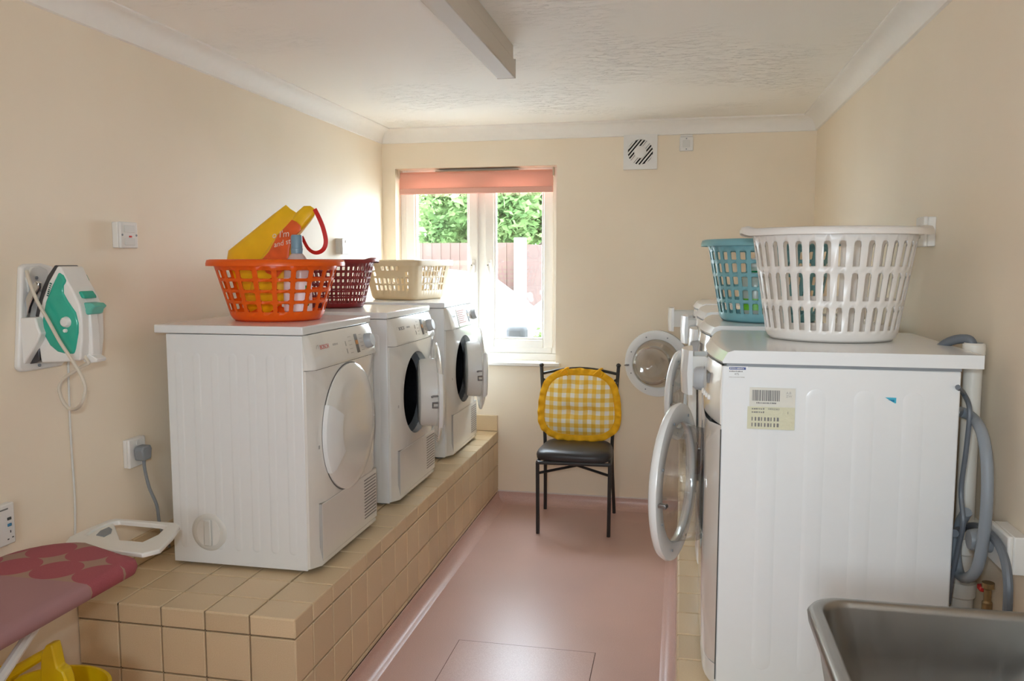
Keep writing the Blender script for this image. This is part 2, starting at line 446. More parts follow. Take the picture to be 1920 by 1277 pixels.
# roller blind
M_BLIND = mat('salmon_blind_fabric', (236, 186, 168), 0.8, var=0.04, vscale=300, trans=0.35)
M_HEM = mat('salmon_blind_hem', (226, 172, 156), 0.8, var=0.04, vscale=300)
bld = thing('roller_blind', 'salmon pink roller blind pulled up at the top of the window', 'blind', (-1.255, YB + 0.035, 2.06))
L = 0.49
MB().tube([(-L, 0.0, 0.0), (L, 0.0, 0.0)], 0.017, 16).build('roller_tube', M_BLIND, bld)
MB().box(-L, L, -0.020, -0.018, -0.085, 0.004).build('fabric', M_BLIND, bld)
MB().box(-L, L, -0.026, -0.014, -0.122, -0.085).build('hem_bar', M_HEM, bld, bevel=0.004)
for sx in (-1, 1): MB().box(sx * L - 0.003, sx * L + 0.003, -0.022, 0.03, -0.022, 0.03).build('bracket', M_VENTM, bld)

# ------------------------------------------------------------------ ceiling light
M_LIGHT = mat('cream_diffuser', (206, 197, 186), 0.6)
lt = thing('fluorescent_light', 'long unlit box fluorescent light fitting on the ceiling', 'light', (-0.667, 3.14, ZCEIL))
MB().box(-0.028, 0.028, -1.8, -0.004, -0.055, 0.0).build('spine', M_LIGHT, lt, bevel=0.003)
MB().box(-0.035, 0.035, -1.8, 0.0, -0.121, -0.055).build('diffuser', M_LIGHT, lt, bevel=0.004)
MB().box(-0.036, 0.036, 0.0, 0.004, -0.122, -0.05).build('end_cap', M_LIGHT, lt, bevel=0.001)
M_RUST = mat('rust_flakes', (176, 122, 92), 0.8, var=0.3, vscale=60)
for i in range(9):
    y = -1.5 + i * 0.165 + random.uniform(-.03, .03); MB().box(-0.0385, -0.035, y, y + random.uniform(.03, .1), -0.062, -0.055).build('rust_fleck', M_RUST, lt)

# ------------------------------------------------------------------ wall plates
def plate(name, label, cat, pos, normal, w, h, d=0.012, box=0.0):
    """normal: '+x','-x','-y'. local: x = width, z = height, -y = out of the wall"""
    rz = {'-y': 0.0, '+x': PI / 2, '-x': -PI / 2}[normal]
    t = thing(name, label, cat, pos, rz)
    if box: MB().box(-w/2 + 0.001, w/2 - 0.001, -box, 0, -h/2 + 0.001, h/2 - 0.001).build('back_box', M_WPLAST, t, bevel=0.003)
    MB().box(-w/2, w/2, -box - d, -box, -h/2, h/2).build('face_plate', M_WPLAST, t, bevel=0.004)
    return t, -box - d
def screws(t, y, pts):
    for x, z in pts: MB().lathe([(0.0, 0), (0.004, 0), (0.0035, -0.0015), (0.0, -0.0015)], 10, (x, y, z), 'y').build('screw', M_GREYP, t)
M_NEON = mat('red_neon', (196, 40, 30), 0.3)
# fused spur, near left wall
t, y = plate('fused_switch', 'white square fused switch with red indicator on the left wall above the iron', 'switch', at(226, 441, X=XL), '+x', 0.088, 0.088, box=0.022)
MB().box(-0.026, 0.026, y - 0.003, y, 0.008, 0.032).build('rocker', M_WPLAST2, t, bevel=0.002)
MB().box(-0.026, 0.026, y - 0.003, y, -0.034, -0.010).build('fuse_carrier', M_WPLAST2, t, bevel=0.002)
MB().box(-0.002, 0.008, y - 0.004, y, -0.008, -0.002).build('indicator', M_NEON, t); screws(t, y, [(-0.036, 0), (0.036, 0)])
# socket with grey plug
t, y = plate('wall_socket', 'white wall socket with a grey plug, beside the near dryer', 'socket', at(246, 847, X=XL), '+x', 0.088, 0.1, box=0.014)
MB().box(-0.008, 0.008, y - 0.003, y, 0.026, 0.042).build('rocker', M_WPLAST2, t, bevel=0.002)
SOCK_Y = at(246, 847, X=XL)
pg = thing('power_plug', 'grey mains plug and flex leading down behind the near dryer', 'plug', SOCK_Y + Vector((0.028, 0, 0)))
MB().prism([(-0.02, -0.026), (0.02, -0.026), (0.027, 0.01), (0.02, 0.024), (-0.02, 0.024), (-0.027, 0.01)], 0.0, 0.036, 'x').build('plug_body', M_GREYP, pg, bevel=0.005)
MB().tube(smooth_path([(0.02, 0.0, -0.022), (0.02, 0.003, -0.06), (0.022, 0.02, -0.13), (0.03, 0.045, -0.2), (0.03, 0.06, -0.28), (0.035, 0.1, -0.37)]), 0.0055, 8).build('flex', M_GREYP, pg)
# switched socket at left edge of frame
M_BLUE = mat('blue_button', (60, 130, 170), 0.4); M_BLK = mat('black_button', (70, 72, 70), 0.4)
t, y = plate('safety_socket', 'white safety socket with blue and dark buttons at the left edge above the ironing board', 'socket', at(0, 983, X=XL) + Vector((0, -0.045, 0)), '+x', 0.146, 0.118, box=0.012)
MB().box(0.045, 0.058, y - 0.003, y, 0.012, 0.020).build('test_button', M_BLK, t, bevel=0.001)
MB().box(0.045, 0.058, y - 0.003, y, -0.006, 0.002).build('reset_button', M_BLUE, t, bevel=0.001)
for x, z, w_, h_ in ((0.055, -0.022, 0.003, 0.007), (0.046, -0.042, 0.006, 0.003), (0.062, -0.04, 0.006, 0.003)): MB().box(x - w_/2, x + w_/2, y - 0.0006, y, z - h_/2, z + h_/2).build('socket_hole', M_GAP, t)
MB().box(0.02, 0.05, y - 0.0006, y, 0.043, 0.047).build('print_line', M_PRINT, t)
# far left socket
t, y = plate('wall_socket', 'white wall socket on the left wall behind the maroon basket', 'socket', at(635, 462, X=XL), '+x', 0.09, 0.088, box=0.03)
MB().box(-0.006, 0.006, y - 0.003, y, 0.018, 0.034).build('rocker', M_WPLAST2, t, bevel=0.002)
for x, z in ((0, 0.005), (-0.012, -0.02), (0.012, -0.02)): MB().box(x - 0.003, x + 0.003, y - 0.0008, y, z - 0.004, z + 0.004).build('socket_hole', M_LPRINT, t)
# right wall
t, y = plate('wall_switch', 'white square switch on the right wall behind the white basket', 'switch', at(1747, 435, X=XR), '-x', 0.088, 0.09, box=0.022)
MB().box(-0.012, 0.012, y - 0.004, y, -0.02, 0.02).build('rocker', M_WPLAST2, t, bevel=0.002); screws(t, y, [(-0.033, 0), (0.033, 0)])
t, y = plate('wall_socket', 'white socket box low on the right wall beside the grey hose', 'socket', at(1908, 1028, X=XR), '-x', 0.12, 0.086, box=0.03)
MB().lathe([(0.0, y - 0.045), (0.022, y - 0.045), (0.026, y - 0.03), (0.026, y), (0.0, y)], 20, (-0.04, 0, 0), 'y').build('round_plug', M_GREYP, t)
# back wall isolator and fan
t, y = plate('wall_switch', 'small white switch box high on the back wall beside the extractor fan', 'switch', at(1287, 271, Y=YB), '-y', 0.078, 0.08, box=0.02)
MB().box(-0.02, 0.02, y - 0.003, y, -0.02, 0.02).build('rocker', M_WPLAST2, t, bevel=0.002); screws(t, y, [(0, -0.03), (0, 0.03)])
MB().box(-0.035, 0.035, -0.018, 0.0, 0.042, 0.055).build('cable_cover', M_WPLAST, t, bevel=0.002)

fan = thing('extractor_fan', 'square white extractor fan with a round slatted grille high on the back wall', 'fan', at(1201, 286, Y=YB))
fm = MB(); fm2 = MB(); holed_panel(fm2, -0.098, 0.098, -0.1, 0.1, 0, 0, 0.073, 40, lambda y, z: 0.0, -0.02)
fm.add([(yy, xx - 0.03, zz) for (xx, yy, zz) in [(-p[0] - 0.0, p[1], p[2]) for p in fm2.v]], fm2.f)
fm.build('grille_plate', M_WPLAST, fan)
MB().box(-0.098, 0.098, -0.0295, 0.0, 0.099, 0.1).box(-0.098, 0.098, -0.0295, 0.0, -0.1, -0.099).box(-0.098, -0.097, -0.0295, 0, -0.1, 0.1).box(0.097, 0.098, -0.0295, 0, -0.1, 0.1).build('housing', M_WPLAST, fan)
MB().lathe([(0.0, -0.006), (0.073, -0.006)], 32, axis='y').build('dark_duct', M_DUCT, fan)
ca, sa = math.cos(math.radians(50)), math.sin(math.radians(50))
for i in range(-4, 5):
    d = i * 0.0165; hl = math.sqrt(max(0, 0.073 ** 2 - d * d)); w = 0.0040 if i else 0.010
    def R(a, b): return (ca * a - sa * b, sa * a + ca * b)
    MB().prism([R(-hl, d - w), R(hl, d - w), R(hl, d + w), R(-hl, d + w)], -0.03, -0.022, 'y').build('slat', M_WPLAST, fan)
MB().lathe([(0.0, -0.036), (0.022, -0.036), (0.034, -0.033), (0.036, -0.024), (0.036, -0.018)], 32, axis='y').build('hub', M_WPLAST, fan)

# ------------------------------------------------------------------ tumble dryers
def bow(y, W, b, p): return b * abs(2 * y / W - 1) ** p
def rib_mesh(h, w=0.030, d=0.0014):
    """vertical pressed bead, rounded ends, in the x-z plane proud towards -y"""
    mb = MB(); o = []
    for i in range(9): a = PI * i / 8; o.append((math.cos(a) * w/2, h/2 - w/2 + math.sin(a) * w/2))
    for i in range(9): a = PI + PI * i / 8; o.append((math.cos(a) * w/2, -h/2 + w/2 + math.sin(a) * w/2))
    rings = []
    for s_, yy in ((1.0, 0.0), (0.75, -d * 0.8), (0.5, -d)):
        rings.append([(x * s_, yy, z - (1 - s_) * (w/2) * (1 if z > 0 else -1)) for x, z in o])
    mb.loft(rings, True, True); return mb
def dryer(label, y0, door_deg, logo_mat, vent=False, notice=False):
    W, D = 0.598, 0.54
    t = thing('tumble_dryer', label, 'dryer', (-1.19, y0, ZP), group='tumble dryers on the left plinth')
    c = MB(); c.box(-D, -0.034, 0, 0.012, 0.012, 0.818).box(-D, -0.034, W - 0.012, W, 0.012, 0.818).box(-D, -D + 0.01, 0.012, W - 0.012, 0.012, 0.818).box(-D, -0.034, 0.012, W - 0.012, 0.012, 0.03)
    c.build('cabinet', M_ENAMEL, t, bevel=0.003)
    rb = None
    for i in range(7):
        x = -0.495 + i * 0.0685
        if rb is None: rb = rib_mesh(0.69).build('side_rib', M_ENAMEL, t, loc=(x, 0, 0.41))
        else: link('side_rib', rb.data, t, (x, 0, 0.41))
    # worktop
    MB().box(-D - 0.043, -0.030, -0.004, W + 0.004, 0.820, 0.849).build('worktop', M_ENAMEL, t, bevel=0.005, seg=3)
    # control panel
    def side_x(y): return -0.024 * max(0.0, 1 - min(y, W - y) / 0.03) ** 2
    prof = [(-0.0345, 0.819), (-0.028, 0.819), (-0.018, 0.800), (0.004, 0.712), (0.002, 0.702), (-0.0345, 0.702)]
    rings = []
    for y in [0.0, 0.004, 0.010, 0.02, 0.03, 0.15, 0.3, 0.45, W - 0.03, W - 0.02, W - 0.01, W - 0.004, W]:
        rings.append([(max(-0.0335, x + side_x(y)) if x > -0.03 else x, y, z) for x, z in prof])
    cpn = MB().loft(rings).build('control_panel', M_ENAMEL2, t, angle=50)
    sl = math.atan2(0.022, 0.088)
    def onp(y, z, off=0.0006): return (-0.018 + (0.800 - z) / 0.088 * 0.022 + off, y, z)
    rt = (PI/2 - sl, 0, PI/2)
    text('logo', 'BOSCH', 0.022, logo_mat, cpn, onp(0.085, 0.765), rt)
    MB().lathe([(0.007, 0), (0.0095, 0)], 20, axis='x').build('logo_ring', M_LPRINT, cpn, loc=onp(0.066, 0.773, 0.0008))
    strokes('model_mark', 5, 0.007, 0.008, M_LPRINT, cpn, onp(0.19, 0.768), rt)
    MB().box(0, 0.0012, -0.012, 0.012, -0.036, 0.036).build('display', M_PRINT, cpn, loc=onp(0.40, 0.757), rot=(0, -sl, 0))
    MB().box(0, 0.0018, -0.011, 0.011, -0.004, 0.012).build('display_light', M_AMBER, cpn, loc=onp(0.40, 0.757, 0.0008), rot=(0, -sl, 0))
    MB().lathe([(0.0, 0.026), (0.024, 0.026), (0.028, 0.02), (0.030, 0.0), (0.0, 0.0)], 28, axis='x').build('programme_knob', M_KNOB, cpn, loc=onp(0.50, 0.757), rot=(0, -sl, 0))
    for yy, zz in ((0.30, 0.765), (0.30, 0.738)):
        MB().box(0, 0.0012, -0.0025, 0.0025, -0.009, 0.009).build('indicator_mark', M_LPRINT, cpn, loc=onp(yy, zz), rot=(0, -sl, 0))
    for yy in (0.345, 0.45):
        for q in range(5):
            MB().box(0, 0.0008, -0.014, 0.010, -0.0013, 0.0013).build('programme_mark', M_LPRINT, cpn, loc=onp(yy, 0.786 - q * 0.0145), rot=(0, -sl, 0))
    # front panel with the porthole
    fy, fz, R = 0.297, 0.462, 0.19
    f = MB(); holed_panel(f, 0.0, W, 0.02, 0.700, fy, fz, R, 60, lambda y, z: side_x(y), -0.03)
    f.box(-0.034, -0.024, 0.0, 0.004, 0.02, 0.70).box(-0.034, -0.024, W - 0.004, W, 0.02, 0.70)
    f.build('front_panel', M_ENAMEL2, t, angle=50)
    MB().lathe([(0.198, -0.002), (0.19, -0.03), (0.172, -0.045), (0.165, -0.05)], 40, (0, fy, fz), 'x').build('door_seal', M_RUBBER, t)
    MB().lathe([(0.165, -0.05), (0.19, -0.06), (0.235, -0.075), (0.235, -0.45), (0.05, -0.46), (0.0, -0.46)], 40, (0, fy, fz), 'x').build('drum', M_DARK, t)
    RD = 0.232
    if not door_deg: MB().lathe([(RD - 0.01, 0.0006), (RD + 0.0045, 0.0006)], 56, (0, fy, fz), 'x').build('door_gap_shadow', M_PRINT, t)  # grey ring paints the edge shadow in the gap round the shut door
    # door, origin on its hinge at the far side
    hinge = (0.004, fy + RD, fz)
    door = MB().lathe([(0.0, 0.022), (0.10, 0.0215), (0.17, 0.019), (0.215, 0.013), (RD, 0.004), (RD, -0.002), (0.20, -0.004), (0.0, -0.004)], 56, (0.0, -RD, 0), 'x').build('door', M_ENAMEL2, t, loc=hinge, rot=(0, 0, math.radians(door_deg)))
    hd = MB(); ri, ro = 0.125, 0.236; rg = []
    for a in [math.radians(152 + 62 * i / 14) for i in range(15)]:
        cc, ss = math.cos(a), math.sin(a)
        rg.append([(x, -RD + r * cc, r * ss) for r, x in ((ri, 0.019), (ri + 0.004, 0.028), (ro - 0.02, 0.024), (ro, 0.014), (ro, -0.002), (ri, 0.01))])
    hd.loft(rg).build('door_handle', M_ENAMEL, door, angle=30)
    if door_deg:
        MB().lathe([(0.0, -0.085), (0.13, -0.085), (0.148, -0.078), (0.155, -0.066), (0.158, -0.004)], 48, (0, -RD, 0), 'x').build('door_plug', M_WPLAST, door)
        yl = -RD - 0.19
        MB().box(-0.03, -0.004, yl - 0.004, yl + 0.004, 0.006, 0.014).box(-0.036, -0.026, yl - 0.010, yl + 0.004, 0.004, 0.012).build('latch_hook', M_STEEL, door, bevel=0.002)
        MB().tube([(-0.004, yl, -0.02), (-0.028, yl, -0.02), (-0.028, yl, -0.04), (-0.004, yl, -0.04)], 0.005, 8).build('latch_bracket', M_STEEL, door)
    MB().box(0.0, 0.0008, 0.034, 0.044, 0.43, 0.442).build('door_mark', M_LPRINT, t)
    # lint flap with grille
    fp = MB().box(-0.004, 0.0014, 0.05, 0.56, 0.035, 0.235).build('lint_flap', M_ENAMEL2, t, bevel=0.004)
    for bx in ((0.048, 0.050, 0.035, 0.237), (0.56, 0.562, 0.035, 0.237), (0.048, 0.562, 0.235, 0.237)):
        MB().box(-0.01, 0.0008, *bx).build('flap_gap', M_LPRINT, t)
    for q in range(13):
        MB().box(0.001, 0.0020, 0.43, 0.55, 0.062 + q * 0.0125, 0.0665 + q * 0.0125).build('grille_slot', M_PRINT, fp)
    for xx in (-0.49, -0.08):
        for yy in (0.05, W - 0.05):
            MB().lathe([(0.0, 0.0), (0.022, 0.0), (0.022, 0.008), (0.012, 0.014), (0.0, 0.014)], 12, (xx, yy, 0)).build('foot', M_GREYP, t)
    if vent:
        vc = MB().lathe([(0.0, -0.006), (0.052, -0.006), (0.062, -0.004), (0.067, 0.0)], 40, axis='y').build('vent_cap', M_WPLAST2, t, loc=(-0.400, 0, 0.126))
        MB().prism([(-0.014, -0.047), (0.014, -0.047), (0.014, 0.047), (-0.014, 0.047)], -0.016, -0.006, 'y').build('cap_grip', M_WPLAST2, vc, bevel=0.006)
        for sx in (-1, 1):
            MB().prism([(sx * 0.020 + math.cos(a) * 0.0, 0.0) if False else (sx * (0.016 + 0.028 * math.sin(a)), 0.045 * math.cos(a)) for a in [PI * i / 10 for i in range(11)]], -0.0075, -0.005, 'y').build('cap_recess', M_WPLAST, vc)
    if notice:
        nm = MB().box(0.0, 0.001, 0.0, 0.17, -0.05, 0.05).build('notice', mat('notice_paper', (236, 226, 214), 0.6), t, loc=onp(0.17, 0.757, 0.001), rot=(0, -sl, 0))
        mp = mat('pink_ink', (188, 140, 128), 0.7)
        for q in range(7): MB().box(0.001, 0.0014, 0.012, 0.155 - 0.02 * (q % 3), 0.034 - q * 0.011, 0.039 - q * 0.011).build('text_line', mp, nm)
    return t
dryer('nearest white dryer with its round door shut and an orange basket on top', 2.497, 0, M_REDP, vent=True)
dryer('middle white dryer with its door ajar and a maroon basket on top', 3.298, 21, M_PRINT)
dryer('farthest white dryer, door ajar, nearest the window with a beige basket on top', 4.16, 20, M_LPRINT, notice=True)

# ------------------------------------------------------------------ washing machines
def washer(label, y0, door_deg, R=0.22, drawer=0.0, stickers=False, fz=0.445):
    W, D = 0.598, 0.56
    t = thing('washing_machine', label, 'washing machine', (0.07, y0, ZP), group='washing machines on the right plinth')
    S = 0.034
    c = MB(); c.box(S, D, 0, 0.012, 0.016, 0.815).box(S, D, W - 0.012, W, 0.016, 0.815).box(D - 0.01, D, 0.012, W - 0.012, 0.016, 0.815).box(S, D, 0.012, W - 0.012, 0.016, 0.035)
    c.build('cabinet', M_ENAMEL, t, bevel=0.004)
    MB().box(S - 0.0015, S + 0.001, -0.0006, 0.01, 0.03, 0.66).build('side_seam', M_GAP, t)
    rb = None
    for i in range(4):
        x = 0.142 + i * 0.1065
        if rb is None: rb = rib_mesh(0.70, 0.045, 0.0014).build('side_rib', M_ENAMEL, t, loc=(x, 0, 0.415))
        else: link('side_rib', rb.data, t, (x, 0, 0.415))
    def bx(y): return bow(y, W, 0.034, 2.2)
    N = 24; yy = [W * i / N for i in range(N + 1)]
    # worktop with a bowed, sloping front
    wt = MB(); rings = []
    for y in yy:
        b = bx(y); e = -0.003 if y == 0 else (0.003 if y == W else 0)
        rings.append([(0.605, y + e, 0.822), (0.605, y + e, 0.853), (0.040 + b * 0.6, y + e, 0.853), (0.022 + b * 0.7, y + e, 0.848), (0.004 + b * 0.85, y + e, 0.826), (0.006 + b * 0.85, y + e, 0.822)])
    wt.loft(rings).build('worktop', M_ENAMEL, t, angle=25)
    MB().loft([[(0.56, y, 0.8225), (0.014 + bx(y) * 0.9, y, 0.8225), (0.014 + bx(y) * 0.9, y, 0.815), (0.56, y, 0.815)] for y in yy]).build('worktop_seam', M_GREYP, t)
    # control panel
    rings = [[(0.0345, y, 0.814), (min(0.033, 0.006 + bx(y)), y, 0.814), (-0.004 + bx(y), y, 0.74), (-0.002 + bx(y), y, 0.672), (0.0345, y, 0.672)] for y in yy]
    cpn = MB().loft(rings).build('control_panel', M_ENAMEL2, t, angle=60)
    MB().lathe([(0.0, -0.028), (0.026, -0.028), (0.032, -0.02), (0.034, 0.0)], 28, axis='x').build('programme_knob', M_KNOB, cpn, loc=(0.0, 0.30, 0.742))
    for q in range(4): MB().box(-0.010, 0.01, 0, 0.022, 0.715, 0.727).build('button', M_WPLAST, cpn, loc=(bx(0.1 + q * 0.035), 0.10 + q * 0.035, 0), bevel=0.002)
    MB().box(-0.004, 0.004, 0, 0.07, 0.755, 0.78).build('display', M_PRINT, cpn, loc=(bx(0.15), 0.12, 0))
    # detergent drawer at the far end
    d = -drawer
    dr = MB().loft([[(d - 0.030 + 0.02 * abs(2 * k - 1) ** 2, 0.415 + 0.155 * k, 0.806), (d - 0.034 + 0.02 * abs(2 * k - 1) ** 2, 0.415 + 0.155 * k, 0.74), (d - 0.03 + 0.02 * abs(2 * k - 1) ** 2, 0.415 + 0.155 * k, 0.676), (d + 0.002, 0.415 + 0.155 * k, 0.676), (d + 0.002, 0.415 + 0.155 * k, 0.806)] for k in [i / 10 for i in range(11)]]).build('detergent_drawer', M_ENAMEL, t, angle=60)
    if drawer:
        tr = MB(); z0, z1 = 0.70, 0.79
        tr.box(d, 0.02, 0.425, 0.432, z0, z1).box(d, 0.02, 0.553, 0.56, z0, z1).box(d, 0.02, 0.432, 0.553, z0, z0 + 0.006).box(d, 0.02, 0.485, 0.490, z0 + 0.006, z1 - 0.02)
        tr.build('drawer_tray', M_WPLAST2, dr, bevel=0.002)
    # front panel
    fy = 0.30; Ro = R - 0.045
    f = MB(); holed_panel(f, 0.0, W, 0.07, 0.670, fy, fz, Ro, 60, lambda y, z: max(0.0, bow(y, W, 0.034, 7)), 0.03)
    f.build('front_panel', M_ENAMEL2, t, angle=50)
    k = MB(); k.loft([[(0.004 + bow(y, W, 0.028, 7), y, 0.068), (0.004 + bow(y, W, 0.028, 7), y, 0.016), (0.0345, y, 0.016), (0.0345, y, 0.068)] for y in yy]).build('kick_panel', M_ENAMEL, t, angle=60)
    MB().lathe([(Ro + 0.004, 0.0), (Ro - 0.004, 0.012), (Ro - 0.02, 0.02), (Ro - 0.012, 0.05), (Ro - 0.03, 0.07)], 40, (0, fy, fz), 'x').build('door_gasket', M_RUBBER, t)
    MB().lathe([(Ro - 0.03, 0.07), (0.23, 0.09), (0.23, 0.42), (0.0, 0.43)], 40, (0, fy, fz), 'x').build('drum', M_STEEL, t)
    # door on the far hinge
    door = MB().lathe([(R - 0.055, -0.006), (R - 0.048, -0.022), (R - 0.025, -0.030), (R - 0.005, -0.022), (R, -0.010), (R - 0.002, -0.002), (R - 0.010, 0.0), (R - 0.050, 0.002), (R - 0.055, -0.001)], 64, (0, -R, 0), 'x', closed_prof=True).build('door', M_ENAMEL, t, loc=(-0.004, fy + R, fz), rot=(0, 0, -math.radians(door_deg)), angle=60)
    rb_ = R - 0.055
    MB().lathe([(rb_ + 0.004, 0.0), (rb_ - 0.004, 0.02), (rb_ - 0.012, 0.065), (rb_ - 0.03, 0.088), (rb_ - 0.06, 0.094), (0.0, 0.085)], 48, (0, -R, 0), 'x').build('door_bowl', M_BOWL, door)
    MB().lathe([(rb_ + 0.002, -0.014), (rb_ - 0.02, -0.026), (0.06, -0.036), (0.0, -0.038)], 48, (0, -R, 0), 'x').build('outer_lens', M_BOWL, door)
    MB().lathe([(rb_ - 0.030, 0.086), (rb_ - 0.026, 0.091), (rb_ - 0.034, 0.096), (rb_ - 0.042, 0.093)], 48, (0, -R, 0), 'x', closed_prof=True).build('bowl_rim', M_BOWL, door)
    for q in range(8):
        a = 2 * PI * (q + 0.5) / 8
        MB().lathe([(0.0, 0.003), (0.004, 0.003), (0.004, 0.0)], 8, (0.003, -R + (R - 0.03) * math.cos(a), (R - 0.03) * math.sin(a)), 'x').build('door_screw', M_GREYP, door)
    MB().box(0.0, 0.022, -2 * R + 0.012, -2 * R + 0.03, -0.02, -0.010).box(0.016, 0.024, -2 * R + 0.006, -2 * R + 0.03, -0.02, -0.012).build('latch_hook', M_STEEL, door, bevel=0.002)
    MB().box(-0.002, 0.016, -0.012, 0.008, -0.05, 0.05).build('hinge', M_STEEL, door, bevel=0.002)
    for xx in (0.07, D - 0.05):
        for y2 in (0.05, W - 0.05): MB().lathe([(0.0, 0.0), (0.022, 0.0), (0.022, 0.01), (0.012, 0.018), (0.0, 0.018)], 12, (xx, y2, 0)).build('foot', M_GREYP, t)
    if stickers:
        rx = (PI/2, 0, 0)
        M_PAPER = mat('sticker_paper', (214, 212, 202), 0.3, var=0.02, vscale=60); M_YEL = mat('yellowed_film', (212, 210, 184), 0.15, bump=0.9, bscale=70)
        s1 = MB().box(0, 0.104, -0.0012, 0, 0, 0.098).build('barcode_label', M_PAPER, t, loc=(0.098, -0.0032, 0.668))
        MB().box(-0.004, 0.104, -0.0020, -0.0012, -0.002, 0.052).build('clear_tape', M_YEL, s1)
        x = 0.006; rr = random.Random(3); bars = MB()
        while x < 0.068:
            w = rr.choice((0.0010, 0.0018, 0.0028)); MB().box(x, x + w, -0.0016, -0.0012, 0.066, 0.092).build('barcode_bar', M_PRINT, s1); x += w + rr.choice((0.0010, 0.0016))
        strokes('label_print', 13, 0.0028, 0.0036, M_PRINT, s1, (0.016, -0.0013, 0.0595), rx)
        text('label_text', '10022363', 0.0068, M_PRINT, s1, (0.042, -0.0022, 0.045), rx); strokes('label_print', 7, 0.0034, 0.0046, M_PRINT, s1, (0.006, -0.0021, 0.045), rx)
        strokes('label_print', 7, 0.0034, 0.0046, M_PRINT, s1, (0.006, -0.0021, 0.037), rx)
        text('label_text', 'A,B\nZW', 0.008, M_LPRINT, s1, (0.083, -0.0014, 0.084), rx)
        text('label_text', '1', 0.009, M_PRINT, s1, (0.086, -0.0022, 0.036), rx)
        for zz in (0.018, 0.004):
            for q in range(9):
                MB().box(0.006 + q * 0.0072, 0.0085 + q * 0.0072 + (q % 3) * 0.001, -0.0024, -0.0020, zz, zz + 0.009).build('barcode_bar', M_PRINT, s1)
        M_NAVY = mat('navy_print', (46, 70, 140), 0.4)
        s2 = MB().box(0, 0.045, -0.0008, 0, 0, 0.030).build('warranty_label', M_ENAMEL, t, loc=(0.048, -0.001, 0.785))
        MB().box(0.002, 0.040, -0.0014, -0.0008, 0.022, 0.028).build('label_header', M_NAVY, s2)
        MB().box(0.004, 0.007, -0.0018, -0.0014, 0.0238, 0.0268).build('label_emblem', M_PAPER, s2)
        strokes('label_print', 8, 0.0028, 0.0034, M_PAPER, s2, (0.009, -0.0014, 0.0235), rx)
        strokes('label_print', 10, 0.0025, 0.003, M_PRINT, s2, (0.002, -0.0009, 0.0165), rx)
        text('label_text', '475', 0.007, M_PRINT, s2, (0.014, -0.0011, 0.009), rx)
        strokes('label_print', 13, 0.0022, 0.002, M_LPRINT, s2, (0.002, -0.0009, 0.003), rx)
        M_CY = mat('cyan_film', (70, 178, 204), 0.3); M_TEALP = mat('blue_film', (30, 128, 170), 0.3)
        tr = MB().prism([(0, 0.016), (0.024, 0.016), (0.024, 0.003), (0.021, 0.003)], -0.001, 0, 'y').build('blue_sticker', M_CY, t, loc=(0.400, -0.001, 0.735))
        MB().prism([(0.006, 0.011), (0.020, 0.011), (0.020, 0.0055)], -0.0014, -0.001, 'y').build('sticker_print', M_TEALP, tr)
    return t
washer('nearest white washing machine with stickers on its side and a white basket on top', 2.0, 15, 0.222, drawer=0.03, stickers=True)
washer('second nearest white washing machine with its door shut and a teal basket on top', 2.77, 0, 0.21)
washer('third white washing machine from the sink with its porthole door ajar', 3.54, 14, 0.21, drawer=0.03)
washer('farthest white washing machine by the back wall with its porthole door swung wide open', 4.24, 104, 0.195, drawer=0.10, fz=0.475)

# ------------------------------------------------------------------ laundry baskets
def outline(shape, a, b, rc=0.06):
    """returns f(s) s in 0..1 -> (x, y) for half sizes a, b"""
    if shape == 'oval': return lambda s: (a * math.cos(2 * PI * s), b * math.sin(2 * PI * s))
    segs = [((a, -(b - rc)), (a, b - rc)), None, ((a - rc, b), (-(a - rc), b)), None, ((-a, b - rc), (-a, -(b - rc))), None, ((-(a - rc), -b), (a - rc, -b)), None]
    cen = [(a - rc, b - rc), (-(a - rc), b - rc), (-(a - rc), -(b - rc)), (a - rc, -(b - rc))]
    Ls = [2 * (b - rc), PI * rc / 2, 2 * (a - rc), PI * rc / 2] * 2; T = sum(Ls)
    def f(s):
        d = (s % 1.0) * T; i = 0
        while d > Ls[i] and i < 7: d -= Ls[i]; i += 1
        k = d / Ls[i]
        if i % 2 == 0:
            p, q = segs[i]; return (p[0] + (q[0] - p[0]) * k, p[1] + (q[1] - p[1]) * k)
        j = i // 2; an = PI / 2 * (j + k); return (cen[j][0] + rc * math.cos(an), cen[j][1] + rc * math.sin(an))
    return f
